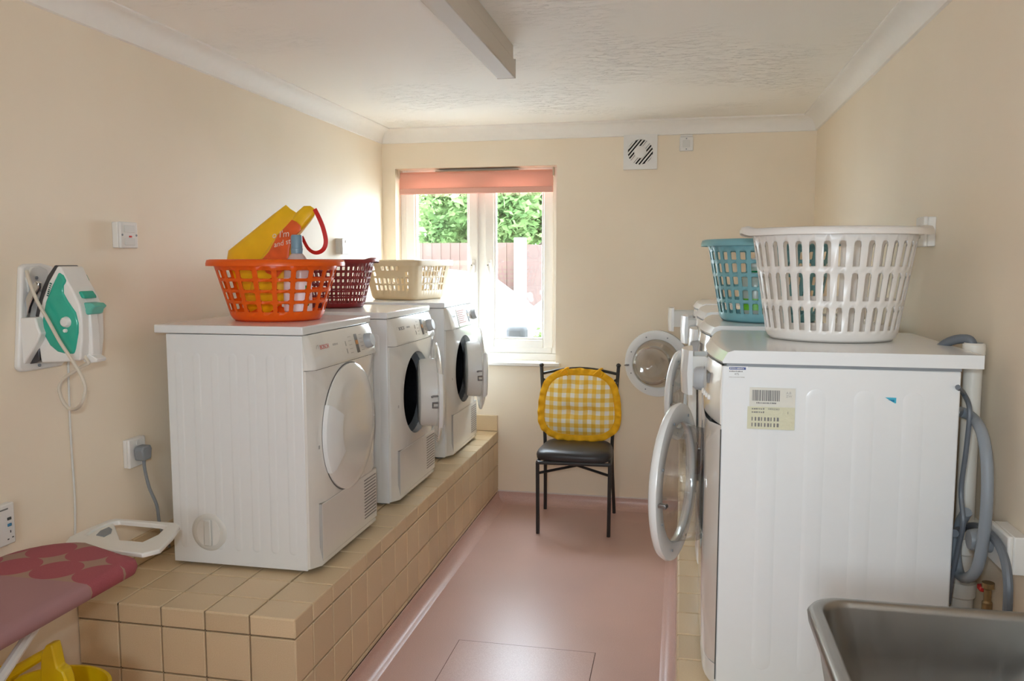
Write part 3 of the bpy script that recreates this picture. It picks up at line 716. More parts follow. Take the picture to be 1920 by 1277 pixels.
def basket(name, label, loc, m, shape, base, rim, h, rows, ncol, rib, rz=0, arch=False, lip=0.022, liph=0.014, rc=0.06, skip=None, bottom=0.04, handles=False, group='laundry baskets', band_m=None):
    t = thing(name, label, 'basket', loc, rz, group)
    (a0, b0), (a1, b1) = base, rim
    def P(s, z):
        k = z / h; k2 = k
        sh = 1.0
        if z < 0.02: sh = 1 - 0.06 * (1 - z / 0.02) ** 2
        f = outline(shape, (a0 + (a1 - a0) * k2) * sh, (b0 + (b1 - b0) * k2) * sh, rc)
        x, y = f(s); return (x, y, z)
    w = MB()
    zs = [0.0, 0.006, 0.02]
    bands = [(0.0, 0.008, False), (0.008, 0.02, False)]
    z = 0.02
    for (p, q) in rows:
        if p > z: bands.append((z, p, False))
        bands.append((p, q, True)); z = q
    bands.append((z, h, False))
    for ci in range(ncol):
        s0 = ci / ncol; s1 = (ci + rib) / ncol; s2 = (ci + 1) / ncol; sm = (s1 + s2) / 2
        for bi, (p, q, hole) in enumerate(bands):
            w.add([P(s0, p), P(s1, p), P(s1, q), P(s0, q)], [(0, 1, 2, 3)])
            if not hole or (skip and skip(ci, bi)):
                w.add([P(s1, p), P(sm, p), P(s2, p), P(s2, q), P(sm, q), P(s1, q)], [(0, 1, 4, 5), (1, 2, 3, 4)])
            elif arch:
                hh = min((q - p) * 0.25, 0.014); e = (s2 - s1) * 0.3
                w.add([P(s1, q - hh), P(s1 + e * 0.3, q - hh * 0.3), P(s1 + e, q), P(s1, q)], [(0, 1, 2, 3)])
                w.add([P(s2, q - hh), P(s2 - e * 0.3, q - hh * 0.3), P(s2 - e, q), P(s2, q)], [(0, 1, 2, 3)])
            else:
                e = (s2 - s1) * 0.14; hh = (q - p) * 0.12
                for (sa_, sb_, pa, pb) in ((s1, s1 + e, q, q - hh), (s2, s2 - e, q, q - hh), (s1, s1 + e, p, p + hh), (s2, s2 - e, p, p + hh)):
                    w.add([P(sa_, pa), P(sb_, pa), P(sa_, pb)], [(0, 1, 2)])
    w.build('basket_wall', m, t, solid=0.0035, merge=True, angle=50)
    n = 48
    MB().loft([[P(i / n, 0.0005) for i in range(n)], [tuple(c * (0.9 if k < 2 else 1) for k, c in enumerate(P(i / n, 0.0045))) for i in range(n)]]).build('base', m, t)
    n = 72; rings = []
    for (o, zz) in ((0.0, h - liph), (0.002, h), (lip * 0.4, h + 0.004), (lip * 0.85, h + 0.001), (lip, h - liph * 0.5), (lip, h - liph), (lip - 0.003, h - liph), (lip - 0.004, h - liph * 0.4), (0.004, h - 0.003), (0.003, h - liph)):
        f = outline(shape, a1 + o, b1 + o, rc + o); r_ = []
        for i in range(n):
            x, y = f(i / n); zz2 = zz
            if handles and abs(y) < b1 * 0.35: zz2 += 0.008 * (1 - (abs(y) / (b1 * 0.35)) ** 4); x *= 1.03
            r_.append((x, y, zz2))
        rings.append(r_)
    rings.append(rings[0])
    MB().loft(rings, True, False).build('rim', m, t, angle=60)
    return t
M_ORANGE = mat('orange_basket_plastic', (250, 112, 18), 0.3, var=0.02, trans=0.3)
M_MAROON = mat('maroon_basket_plastic', (140, 36, 40), 0.32, var=0.03)
M_BEIGE = mat('beige_basket_plastic', (226, 206, 172), 0.38, var=0.02, trans=0.15)
M_WHITEB = mat('white_basket_plastic', (238, 234, 230), 0.3, var=0.01, trans=0.15)
M_TEALB = mat('teal_basket_plastic', (132, 188, 198), 0.32, var=0.02, trans=0.15)
ZD = ZP + 0.851; ZW = ZP + 0.855
basket('laundry_basket', 'bright orange round plastic basket holding a yellow bag on the nearest dryer', (-1.475, 2.815, ZD), M_ORANGE, 'oval', (0.162, 0.155), (0.228, 0.215), 0.218,
       [(0.034, 0.064), (0.074, 0.104), (0.114, 0.144), (0.154, 0.184)], 20, 0.27, rz=0.06, lip=0.024, liph=0.02)
basket('laundry_basket', 'maroon plastic basket on the middle dryer, half hidden behind the orange one', (-1.612, 3.66, ZD), M_MAROON, 'oval', (0.130, 0.130), (0.18, 0.20), 0.222,
       [(0.022, 0.044), (0.052, 0.074), (0.082, 0.104), (0.112, 0.134), (0.142, 0.164), (0.172, 0.192)], 44, 0.30, lip=0.02, handles=True)
def beige_skip(c, b):
    f = (c + 0.5) / 44; side = int(f * 4) ; k = (f * 4) % 1.0       # 0 right, 1 far, 2 left, 3 near side
    if k > 0.86 or k < 0.06: return True                              # solid corners
    if side % 2 == 1 and b == 8 - 1: return 0.18 < k < 0.72
    if side % 2 == 1 and b == 9: return not (0.24 < k < 0.66 or k < 0.16)
    return False
basket('laundry_basket', 'beige rectangular plastic basket on the farthest dryer by the window', (-1.560, 4.565, ZD), M_BEIGE, 'rect', (0.150, 0.158), (0.184, 0.198), 0.222,
       [(0.052, 0.082), (0.092, 0.122), (0.134, 0.158), (0.166, 0.190)], 44, 0.38, rz=math.radians(-15), lip=0.018, rc=0.028, skip=beige_skip, liph=0.03)
basket('laundry_basket', 'large white slatted plastic basket on the nearest washing machine', (0.408, 2.37, ZW), M_WHITEB, 'oval', (0.166, 0.150), (0.212, 0.19), 0.294,
       [(0.030, 0.092), (0.108, 0.180), (0.196, 0.262)], 36, 0.50, rz=0.0, arch=True, lip=0.028, liph=0.016, handles=True)
basket('laundry_basket', 'teal blue plastic basket on the second washing machine behind the white basket', (0.312, 3.05, ZW), M_TEALB, 'oval', (0.165, 0.16), (0.215, 0.20), 0.284,
       [(0.03, 0.066), (0.078, 0.112), (0.124, 0.158), (0.170, 0.204), (0.216, 0.246)], 34, 0.36, lip=0.024, liph=0.02)

# contents of the orange basket
M_YBAG = mat('yellow_bag_plastic', (240, 190, 16), 0.35, var=0.06, vscale=12, bump=0.25, bscale=26)
M_OBAG = mat('orange_bag_print', (222, 92, 34), 0.35, var=0.12, vscale=25, bump=0.25, bscale=26)
M_RIB = mat('red_ribbon', (206, 36, 32), 0.55)
M_WHITEINK = mat('white_ink', (232, 214, 200), 0.6)
bag = thing('carrier_bag', 'crumpled yellow carrier bag with orange print and red handle in the orange basket', 'bag', (-1.5, 2.84, ZD + 0.02))
O = Vector((-1.5, 2.84, ZD + 0.02))
def sheet(name, poly, Yc, th, m, parent):
    pts = []
    for (u, v) in poly:
        p = at(u, v, Y=Yc) - O; pts.append((p.x, p.z))
    n = len(pts); cx = sum(p[0] for p in pts) / n; cz = sum(p[1] for p in pts) / n
    yy = Yc - O.y; rings = []
    for (s_, dy) in ((0.35, -th), (0.75, -th * 0.85), (0.95, -th * 0.4), (1.0, 0), (0.95, th * 0.4), (0.75, th * 0.85), (0.35, th)):
        rings.append([(cx + (x - cx) * s_, yy + dy, cz + (z - cz) * s_) for x, z in pts])
    return MB().loft(rings).build(name, m, parent, angle=60)
sheet('back_panel', [(424, 494), (428, 470), (470, 436), (512, 402), (536, 384), (545, 392), (553, 397), (560, 402), (562, 420), (545, 470), (520, 560), (470, 585), (450, 560)], 2.87, 0.022, M_YBAG, bag)
sheet('front_panel', [(478, 500), (500, 470), (520, 440), (549, 411), (556, 398), (570, 386), (582, 386), (592, 393), (590, 403), (570, 428), (552, 444), (545, 500), (540, 560), (500, 590), (465, 560)], 2.815, 0.02, M_YBAG, bag)
fpn = sheet('printed_panel', [(486, 492), (504, 472), (520, 442), (547, 412), (556, 416), (564, 424), (564, 432), (549, 442), (543, 470), (541, 494), (520, 520), (500, 512)], 2.789, 0.004, M_OBAG, bag)
def bagtext(s, u, v, size, ang):
    p = at(u, v, Y=2.781) - O
    text('bag_lettering', s, size, M_WHITEINK, bag, p, (PI/2, -ang, 0), shear=0.2)
bagtext("o I'm", 510, 447, 0.034, 0.10); bagtext('and st', 514, 464, 0.028, 0.22)
rp = smooth_path([at(590, 392, Y=2.80) - O, at(598, 408, Y=2.79) - O, at(606, 428, Y=2.785) - O, at(611, 452, Y=2.78) - O, at(606, 468, Y=2.78) - O, at(592, 474, Y=2.79) - O, at(578, 466, Y=2.81) - O, at(566, 444, Y=2.82) - O], 6)
rb = MB(); rg = []
for i, p in enumerate(rp):
    tg = (rp[min(i + 1, len(rp) - 1)] - rp[max(i - 1, 0)]).normalized(); nn = Vector((-tg.z, 0.35, tg.x)).normalized(); w_ = 0.0075
    o_ = Vector((0, 0.0012, 0)); rg.append([p - nn * w_ - o_, p + nn * w_ - o_, p + nn * w_ + o_, p - nn * w_ + o_])
rb.loft(rg).build('bag_handle', M_RIB, bag)
M_BOT = mat('pale_pink_bottle', (232, 216, 214), 0.25, trans=0.35); M_CAP = mat('grey_blue_cap', (120, 156, 176), 0.35); M_BLAB = mat('bottle_label', (238, 232, 236), 0.4)
bt = thing('detergent_bottle', 'pale detergent bottle with a grey-blue cap standing in the orange basket', 'bottle', (-1.372, 2.775, ZD + 0.005))
MB().lathe([(0.0, 0.0), (0.046, 0.0), (0.050, 0.008), (0.052, 0.09), (0.050, 0.17), (0.046, 0.20), (0.030, 0.228), (0.019, 0.240), (0.019, 0.262), (0.0, 0.262)], 32, ay=0.75).build('bottle_body', M_BOT, bt)
MB().lathe([(0.021, 0.238), (0.022, 0.256), (0.0205, 0.258), (0.0205, 0.30), (0.017, 0.306), (0.0, 0.306)], 24).build('bottle_cap', M_CAP, bt)
MB().lathe([(0.0525, 0.03), (0.0528, 0.09), (0.0515, 0.15)], 32, ay=0.76).build('bottle_label', M_BLAB, bt)
for i, (a, z, c) in enumerate([(-0.55, 0.055, (60, 140, 60)), (-0.45, 0.09, (60, 80, 160)), (-0.6, 0.115, (70, 150, 70)), (-0.40, 0.12, (200, 80, 90)), (-0.5, 0.07, (220, 170, 60))]):
    MB().lathe([(0.0, 0.0), (0.008, 0.0), (0.008, -0.001)], 10, (0.054 * math.cos(a), 0.041 * math.sin(a) - 0.001, z), 'y').build('label_flower', mat('label_ink', c, 0.5), bt)
M_GRN = mat('green_label', (108, 186, 40), 0.4); M_DGRN = mat('dark_green_label', (20, 130, 80), 0.4); M_CLR = mat('clear_bottle_plastic', (214, 222, 214), 0.25, trans=0.4)
bt2 = thing('detergent_bottle', 'white bottle with green labels standing in the teal basket', 'bottle', (0.265, 2.98, ZW + 0.006))
MB().lathe([(0.0, 0.0), (0.05, 0.0), (0.055, 0.01), (0.055, 0.12), (0.048, 0.155), (0.022, 0.18), (0.022, 0.20), (0.0, 0.20)], 28, ay=0.7).build('bottle_body', M_CLR, bt2)
MB().lathe([(0.0555, 0.035), (0.0555, 0.075)], 28, ay=0.71).build('bottle_label', M_GRN, bt2)
MB().lathe([(0.0, 0.162), (0.040, 0.166), (0.030, 0.172)], 28, ay=0.71).build('bottle_collar', M_DGRN, bt2)
MB().lathe([(0.024, 0.186), (0.024, 0.215), (0.0, 0.217)], 20).build('bottle_cap', M_WPLAST, bt2)

# ------------------------------------------------------------------ chair and cushion
M_IRON = mat('black_painted_steel', (44, 42, 42), 0.42, var=0.1)
M_LEATH = mat('black_vinyl_seat', (50, 48, 50), 0.38, var=0.08, bump=0.2, bscale=150)
CX, CY = -0.565, 4.62
ch = thing('dining_chair', 'black metal dining chair with padded seat under the window', 'chair', (CX, CY, 0))
fl_, fr_, rl_, rr_ = Vector((-0.753 - CX, 4.385 - CY, 0)), Vector((-0.36 - CX, 4.405 - CY, 0)), Vector((-0.786 - CX, 4.845 - CY, 0)), Vector((-0.364 - CX, 4.845 - CY, 0))
ZS = 0.405
for p, tx in ((fl_, 0.0), (fr_, 0.0)):
    MB().tube([p, p + Vector((-0.003 if p is fl_ else 0.003, 0, ZS))], 0.0105, 10).build('leg', M_IRON, ch)
bl_t, br_t = Vector((-0.812 - CX, 4.845 - CY, 0.885)), Vector((-0.348 - CX, 4.845 - CY, 0.893))
mid_l, mid_r = Vector((-0.775 - CX, 4.77 - CY, ZS)), Vector((-0.375 - CX, 4.77 - CY, ZS))
for a, m_, b in ((rl_, mid_l, bl_t), (rr_, mid_r, br_t)):
    MB().tube(smooth_path([a, m_, m_ + (b - m_) * 0.5, b]), 0.0105, 10).build('leg', M_IRON, ch)
    MB().lathe([(0.0, -0.014), (0.010, -0.010), (0.015, 0.0), (0.010, 0.010), (0.0, 0.014)], 14, b + Vector((0, 0, 0.008))).build('finial', M_IRON, ch)
ft_l, ft_r = fl_ + Vector((-0.003, 0, ZS)), fr_ + Vector((0.003, 0, ZS))
sf = MB()
for a, b in ((ft_l, ft_r), (ft_r, mid_r), (mid_r, mid_l), (mid_l, ft_l)): sf.tube([a, b], 0.011, 8)
sf.build('seat_frame', M_IRON, ch)
for a, b in ((fl_ + Vector((0, 0, 0.345)), mid_r + Vector((0.0, 0.02, -0.055))), (fr_ + Vector((0, 0, 0.345)), mid_l + Vector((0.0, 0.02, -0.055)))):
    MB().tube([a, b], 0.008, 8).build('cross_brace', M_IRON, ch)
tr_ = [bl_t + (br_t - bl_t) * (i / 10) + Vector((0, 0, -0.045 + 0.035 * math.sin(PI * i / 10))) for i in range(11)]
MB().tube(tr_, 0.0085, 8).build('top_rail', M_IRON, ch)
c_ = (bl_t + br_t) / 2 + Vector((0, -0.03, -0.22))
for a, b in ((bl_t + Vector((0, 0, -0.07)), mid_r + Vector((0, 0.03, 0.12))), (br_t + Vector((0, 0, -0.07)), mid_l + Vector((0, 0.03, 0.12)))):
    MB().tube(smooth_path([a, c_, b]), 0.007, 8).build('back_brace', M_IRON, ch)
sp = MB(); rings = []
n = 40
for zz, sc_ in ((0.412, 0.94), (0.418, 0.985), (0.440, 1.0), (0.455, 0.97), (0.466, 0.90), (0.472, 0.7), (0.475, 0.3)):
    r_ = []
    for i in range(n):
        a = 2 * PI * i / n; c, s_ = math.cos(a), math.sin(a)
        k = (abs(c) ** 5 + abs(s_) ** 5) ** (-1 / 5)
        r_.append((c * k * 0.207 * sc_ * (1.0 - 0.05 * s_ * k), -0.04 + s_ * k * 0.20 * sc_, zz))
    rings.append(r_)
sp.loft(rings).build('seat_pad', M_LEATH, ch, angle=60)

def gingham():
    k = NT('yellow_gingham'); k.b.inputs['Roughness'].default_value = 0.85
    tc = k.n('ShaderNodeTexCoord'); sx = k.n('ShaderNodeSeparateXYZ'); k.l(tc.outputs['Object'], sx.inputs[0])
    def stripe(o):
        m1 = k.n('ShaderNodeMath', operation='MULTIPLY'); m1.inputs[1].default_value = 1 / 0.050; k.l(o, m1.inputs[0])
        m2 = k.n('ShaderNodeMath', operation='FRACT'); k.l(m1.outputs[0], m2.inputs[0])
        m3 = k.n('ShaderNodeMath', operation='GREATER_THAN'); m3.inputs[1].default_value = 0.5; k.l(m2.outputs[0], m3.inputs[0]); return m3.outputs[0]
    ad = k.n('ShaderNodeMath', operation='ADD'); k.l(stripe(sx.outputs['X']), ad.inputs[0]); k.l(stripe(sx.outputs['Z']), ad.inputs[1])
    hf = k.n('ShaderNodeMath', operation='MULTIPLY'); hf.inputs[1].default_value = 0.5; k.l(ad.outputs[0], hf.inputs[0])
    c = k.ramp(hf.outputs[0], [(0.0, rgb(244, 240, 230)), (0.5, rgb(244, 214, 132)), (1.0, rgb(244, 194, 66))])
    k.l(c, k.b.inputs['Base Color']); k.bump(k.noise(500, 2), 0.2, 0.0006); return k.m
M_GING = gingham()
M_YCLOTH = mat('yellow_cotton', (240, 180, 22), 0.85, var=0.06, vscale=40, bump=0.3, bscale=200)
cu = thing('seat_cushion', 'yellow and white gingham cushion with frilled edge tied upright to the chair back', 'cushion', (-0.563, 4.70, 0.478), 0.0)
tilt = 0.10
def cush_shape(a):        # rounded trapezoid outline, unit
    c, s_ = math.cos(a), math.sin(a); k = (abs(c) ** 3.2 + abs(s_) ** 3.2) ** (-1 / 3.2)
    x, z = c * k, s_ * k
    return x * (1.0 - 0.09 * z), z
HW, HH, CZ = 0.203, 0.174, 0.203
def puff(x, z, r):
    d = 0.042 * (1 - r ** 3.0)
    for (tx, tz) in ((-0.055, 0.11), (0.06, 0.11), (-0.06, -0.035), (0.06, -0.035)):
        d -= 0.030 * math.exp(-((x - tx) ** 2 + (z - tz) ** 2) / 0.0012)
    d -= 0.008 * math.exp(-(z + 0.035) ** 2 / 0.0005) * (1 - r ** 4) + 0.006 * math.exp(-(x - 0.06) ** 2 / 0.0005) * (1 - r ** 4) + 0.006 * math.exp(-(x + 0.058) ** 2 / 0.0005) * (1 - r ** 4)
    return d
cm = MB(); rings = []; n = 72
for side in (-1, 1):
    rs = [i / 14 for i in range(1, 15)]
    for r in (rs if side < 0 else rs[::-1][1:]):
        ring = []
        for i in range(n):
            x, z = cush_shape(2 * PI * i / n); x *= HW * r; z *= HH * r
            y = side * (puff(x, z, r) if side < 0 else 0.02 * (1 - r ** 3)) 
            ring.append((x, y + z * tilt * 1.0, z + CZ))
        rings.append(ring)
cm.loft(rings).build('pad', M_GING, cu, angle=80)
fr = MB(); rings = []; n = 288
for k_, (e, amp) in enumerate(((0.0, 0.0), (0.012, 0.3), (0.026, 0.8), (0.040, 1.1))):
    ring = []
    for i in range(n):
        a = 2 * PI * i / n; x, z = cush_shape(a); l = math.hypot(x * HW, z * HH)
        wv = math.sin(a * 26 + 1.3 * math.sin(3 * a)); q = (1 + e / l)
        ring.append((x * HW * q, -0.004 + z * HH * q * tilt + 0.007 * amp * wv, z * HH * q + CZ + 0.002 * amp * math.sin(a * 13)))
    rings.append(ring)
fr.loft(rings, True, False).build('frill', M_YCLOTH, cu, solid=0.0015, angle=80)
for sx in (-0.085, 0.115):
    tb = MB(); z0 = 2 * CZ - 0.002
    tb.tube(smooth_path([(sx - 0.035, 0.008, z0 - 0.022), (sx - 0.01, -0.002, z0 + 0.0), (sx + 0.005, 0.10, z0 + 0.018) if False else (sx + 0.008, 0.02, z0 + 0.012), (sx + 0.012, 0.055, z0 + 0.008)]), [0.004] * 6 + [0.007] * 6 + [0.006] * 7, 8)
    tb.tube(smooth_path([(sx + 0.005, 0.0, z0 + 0.005), (sx + 0.02, -0.006, z0 - 0.01), (sx + 0.012, -0.004, z0 - 0.03)]), 0.005, 8)
    tb.build('tie', M_YCLOTH, cu)

# ------------------------------------------------------------------ iron, holder, cords
M_TEAL = mat('teal_iron_tank', (50, 168, 144), 0.18, var=0.08, vscale=14)
M_TEAL2 = mat('pale_teal_plastic', (96, 178, 160), 0.35)
M_SOLE = mat('iron_soleplate', (88, 88, 92), 0.28, metal=0.8)
M_CORD = mat('white_cord', (206, 196, 180), 0.6)
M_CHROME = mat('chrome', (210, 212, 214), 0.12, metal=1.0)
def faceprism(name, poly, Yp, y0, y1, m, parent, org, bevel=0.004, **kw):
    """outline in the x-z plane, extruded along y (out from the wall is +x)"""
    pts = []
    for (u, v) in poly:
        p = at(u, v, Y=Yp) - org; pts.append((p.x, p.z))
    return MB().prism(pts, y0 - org.y, y1 - org.y, 'y').build(name, m, parent, bevel=bevel, **kw)
def wallprism(name, poly, Xp, x0, x1, m, parent, org, bevel=0.004, **kw):
    pts = []
    for (u, v) in poly:
        p = at(u, v, X=Xp) - org; pts.append((p.y, p.z))
    return MB().prism(pts, x0, x1, 'x').build(name, m, parent, bevel=bevel, **kw)
HO = at(70, 590, X=XL)
hold = thing('iron_holder', 'white wall-mounted iron holder on the left wall', 'iron holder', HO)
wallprism('back_plate', [(24, 690), (30, 500), (38, 495), (70, 494), (88, 499), (100, 515), (104, 560), (106, 640), (112, 680), (106, 686), (40, 697), (30, 697)], XL, 0.0, 0.020, M_WPLAST, hold, HO, 0.007, seg=3)
wallprism('top_lug', [(52, 522), (60, 502), (76, 498), (90, 506), (98, 530), (84, 550), (68, 536), (56, 550)], XL + 0.03, 0.020, 0.028, M_WPLAST2, hold, HO, 0.003)
faceprism('bracket_arch', [(38, 596), (42, 572), (54, 545), (66, 527), (72, 530), (72, 540), (62, 556), (54, 576), (50, 596)], 2.0, 2.0, 2.012, M_CHROME, hold, HO, 0.002)
faceprism('lower_pocket', [(36, 596), (66, 595), (70, 612), (76, 626), (70, 640), (44, 684), (36, 682), (34, 640)], 1.985, 1.985, 2.12, M_WPLAST, hold, HO, 0.005, seg=3)
for u, v in ((69, 521), (79, 685)):
    p = at(u, v, X=XL + 0.03) - HO; MB().lathe([(0.0, 0.003), (0.005, 0.003), (0.005, 0.0)], 10, (0.028 if v < 600 else 0.020, p.y, p.z), 'x').build('screw', M_GREYP, hold)
YI = 2.005                                  # the side of the iron that faces the room
IO = at(110, 600, Y=YI + 0.05)
ir = thing('steam_iron', 'teal and white steam iron standing nose up in the wall holder', 'iron', IO)
def ip_(name, poly, a, b, m, bevel, seg=3): return faceprism(name, poly, YI, YI + a, YI + b, m, ir, IO, bevel, seg=seg)
ip_('soleplate', [(100, 497), (97, 498), (84, 517), (74, 540), (66, 568), (61, 592), (64, 600), (70, 598), (76, 570), (84, 545), (94, 520), (105, 501)], 0.010, 0.094, M_SOLE, 0.002)
ip_('heat_shield', [(48, 684), (58, 664), (66, 650), (71, 652), (72, 676), (66, 681)], 0.004, 0.10, M_SOLE, 0.002)
ip_('body', [(104, 499), (110, 500), (122, 526), (134, 546), (146, 572), (150, 594), (151, 640), (148, 672), (146, 677), (120, 679), (74, 681), (72, 668), (68, 640), (66, 604), (76, 562), (88, 528)], 0.006, 0.098, M_WPLAST, 0.010, 4)
ip_('water_tank', [(108, 510), (116, 516), (122, 528), (117, 536), (117, 550), (126, 566), (140, 586), (145, 606), (145, 624), (140, 654), (137, 664), (122, 664), (106, 660), (92, 648), (82, 630), (78, 600), (84, 566), (96, 536)], 0.001, 0.103, M_TEAL, 0.006, 4)
ip_('handle', [(119, 530), (124, 529), (134, 546), (146, 570), (153, 590), (156, 620), (158, 662), (156, 674), (148, 674), (149, 640), (148, 610), (141, 585), (128, 566), (119, 552)], 0.034, 0.068, M_WPLAST, 0.008)
ip_('spray_nozzle', [(138, 572), (146, 568), (160, 570), (166, 576), (160, 582), (158, 590), (150, 592), (146, 586), (147, 580), (139, 577)], 0.026, 0.078, M_TEAL2, 0.004)
ip_('steam_button', [(133, 549), (138, 546), (145, 556), (146, 561), (140, 560)], 0.026, 0.078, M_TEAL, 0.003)
ip_('heel', [(146, 668), (152, 666), (168, 676), (166, 682), (150, 684), (140, 680)], 0.032, 0.072, M_WPLAST, 0.003)
p = at(124, 604, Y=YI) - IO
MB().lathe([(0.0, -0.010), (0.011, -0.010), (0.014, -0.007), (0.016, 0.002)], 24, (p.x, YI - IO.y, p.z), 'y').build('temperature_dial', M_WPLAST, ir)
p = at(123, 620, Y=YI) - IO; MB().lathe([(0.0, -0.005), (0.005, -0.005), (0.006, 0.002)], 14, (p.x, YI - IO.y, p.z), 'y').build('reset_stud', M_WPLAST, ir)
strokes('tank_lettering', 7, 0.0048, 0.008, mat('dark_teal_ink', (14, 92, 82), 0.5), ir, at(91, 556, Y=YI) - IO + Vector((0, -0.0008, 0)), (PI/2, -1.2, 0))
cpts = [(50, 508), (56, 530), (70, 565), (90, 600), (112, 640), (135, 675), (150, 700), (160, 728), (152, 758), (136, 768), (120, 756), (111, 730), (118, 712), (140, 696), (160, 684), (166, 680), (158, 668)]
def cY(i): return 1.985 if 1 <= i <= 8 else (2.03 if i > 8 else 2.0)
MB().tube(smooth_path([at(u, v, Y=cY(i)) - IO for i, (u, v) in enumerate(cpts)]), 0.0050, 8).build('power_cord', M_CORD, ir)['label'] = 'thick off-white cord in a loop'
wc = thing('wall_cable', 'thin white cable running down the left wall below the iron', 'cable', at(128, 685, X=XL))
MB().tube(smooth_path([at(u, v, X=XL + 0.004) - at(128, 685, X=XL) for u, v in ((128, 676), (130, 760), (134, 840), (140, 930), (141, 985), (141, 1080))]), 0.0032, 8).build('flex', M_WPLAST2, wc)

# ------------------------------------------------------------------ ironing board
def board_mat():
    k = NT('maroon_circle_fabric'); k.b.inputs['Roughness'].default_value = 0.8
    tc = k.n('ShaderNodeTexCoord'); sx = k.n('ShaderNodeSeparateXYZ'); k.l(tc.outputs['Object'], sx.inputs[0])
    def M(op, a, b=None, c=None):
        m = k.n('ShaderNodeMath', operation=op)
        for i, q in enumerate((a, b, c)):
            if q is None: continue
            if isinstance(q, (int, float)): m.inputs[i].default_value = q
            else: k.l(q, m.inputs[i])
        return m.outputs[0]
    fx = M('SUBTRACT', M('FRACT', M('ADD', M('MULTIPLY', sx.outputs['X'], 1 / 0.125), 10.2)), 0.5)
    fy = M('SUBTRACT', M('FRACT', M('ADD', M('MULTIPLY', sx.outputs['Y'], 1 / 0.125), 10.0)), 0.5)
    d = M('SQRT', M('ADD', M('MULTIPLY', fx, fx), M('MULTIPLY', fy, fy)))
    inside = M('LESS_THAN', d, 0.505)
    nz = M('MULTIPLY', k.noise(300, 2), 0.25)
    c1 = k.ramp(M('ADD', M('MULTIPLY', inside, 0.75), nz), [(0.1, rgb(160, 128, 112)), (0.25, rgb(154, 122, 108)), (0.80, rgb(152, 72, 82)), (0.95, rgb(162, 82, 90))])
    # plain mauve heat-resistant zone towards the nose, starting between two rows of circles
    edge = M('LESS_THAN', M('FLOOR', M('ADD', M('MULTIPLY', sx.outputs['Y'], 1 / 0.125), 10.0)), 13.5)
    mx = k.n('ShaderNodeMixRGB'); k.l(edge, mx.inputs['Fac']); k.l(c1, mx.inputs[1]); mx.inputs[2].default_value = rgb(158, 118, 120)
    k.l(mx.outputs[0], k.b.inputs['Base Color']); k.bump(k.noise(600, 2), 0.25, 0.0006); return k.m
M_BOARD = board_mat()
BZ = 0.72
ib = thing('ironing_board', 'ironing board with maroon patterned cover and white iron rest along the left wall', 'ironing board', (-1.60, 1.2, 0))
bo = []
BL, BR, YE, YS = -1.80 + 1.60, -1.412 + 1.60, 1.93 - 1.2, -0.55
# outline: rounded wide end at +y, tapering nose at -y
for i in range(9): a = PI/2 * i / 8; bo.append((BR - 0.05 + 0.05 * math.cos(a), YE - 0.05 + 0.05 * math.sin(a) - 0.02))
for i in range(9): a = PI/2 * i / 8; bo.append((BL + 0.15 - 0.15 * math.sin(a), YE + 0.045 - 0.16 + 0.16 * math.cos(a)))
for i in range(13): a = PI * i / 12; bo.append(((BL + BR)/2 - (BR - BL)/2 * 0.98 * math.cos(a) * (1 - 0.0), YS - 0.35 * math.sin(a)))
n = len(bo); cxb = sum(p[0] for p in bo) / n; cyb = sum(p[1] for p in bo) / n
def inset(d): return [(x - d * (1 if x > cxb else -1) * min(1, abs(x - cxb) / 0.1), y - d * (1 if y > cyb else -1) * min(1, abs(y - cyb) / 0.2)) for x, y in bo]
rings = []
for d, zz in ((0.02, BZ - 0.045), (0.004, BZ - 0.04), (0.0, BZ - 0.025), (0.003, BZ - 0.010), (0.012, BZ - 0.002), (0.03, BZ), (0.10, BZ + 0.001)):
    rings.append([(x, y, zz) for x, y in inset(d)])
MB().loft(rings).build('board_cover', M_BOARD, ib, angle=60)
M_RESTW = mat('white_rest_plastic', (222, 220, 214), 0.35)
def bpt(u, v, z): p = at(u, v, Z=z); return (p.x + 1.60, p.y - 1.2)
RZ = BZ - 0.012
outer = [(268, 1038), (300, 1030), (325, 1005), (338, 986), (328, 980), (217, 972), (205, 974), (160, 992), (130, 1006), (120, 1020)]
inner = [(246, 1014), (266, 1016), (296, 1002), (312, 986), (300, 983), (224, 976), (210, 978), (176, 992), (160, 1003), (198, 1011)]
op = [bpt(u, v, RZ) for u, v in outer]; ip = [bpt(u, v, RZ) for u, v in inner]
MB().loft([[(x, y, RZ - 0.014) for x, y in ip], [(x, y, RZ) for x, y in ip], [(x, y, RZ) for x, y in op], [(x, y, RZ - 0.014) for x, y in op], [(x, y, RZ - 0.014) for x, y in ip]], True, False).build('iron_rest', M_RESTW, ib, bevel=0.004, angle=40)
tp = [bpt(u, v, RZ) for u, v in [(152, 1006), (176, 990), (213, 976), (226, 1012), (200, 1014)]]
rp_ = MB().prism(tp, RZ - 0.018, RZ - 0.007, 'z').build('rest_tray', M_RESTW, ib, bevel=0.003)
tp = [bpt(u, v, RZ) for u, v in [(180, 1000), (188, 992), (204, 985), (210, 989), (208, 996), (195, 1003)]]
MB().prism(tp, RZ - 0.008, RZ - 0.0045, 'z').build('heat_pad', M_GREYP, rp_, bevel=0.001)
MB().box(-0.10, 0.12, 0.60, 0.66, BZ - 0.06, BZ - 0.045).build('under_frame', M_RESTW, ib)
for (xx, ya, yb) in ((-0.07, 0.50, -0.45), (0.08, 0.50, -0.45), (-0.05, -0.45, 0.45), (0.06, -0.45, 0.45)):
    MB().tube([(xx, ya, BZ - 0.045), (xx, (ya + yb) / 2 + 0.0, 0.35), (xx, yb, 0.012)], 0.013, 10).build('leg', M_RESTW, ib)
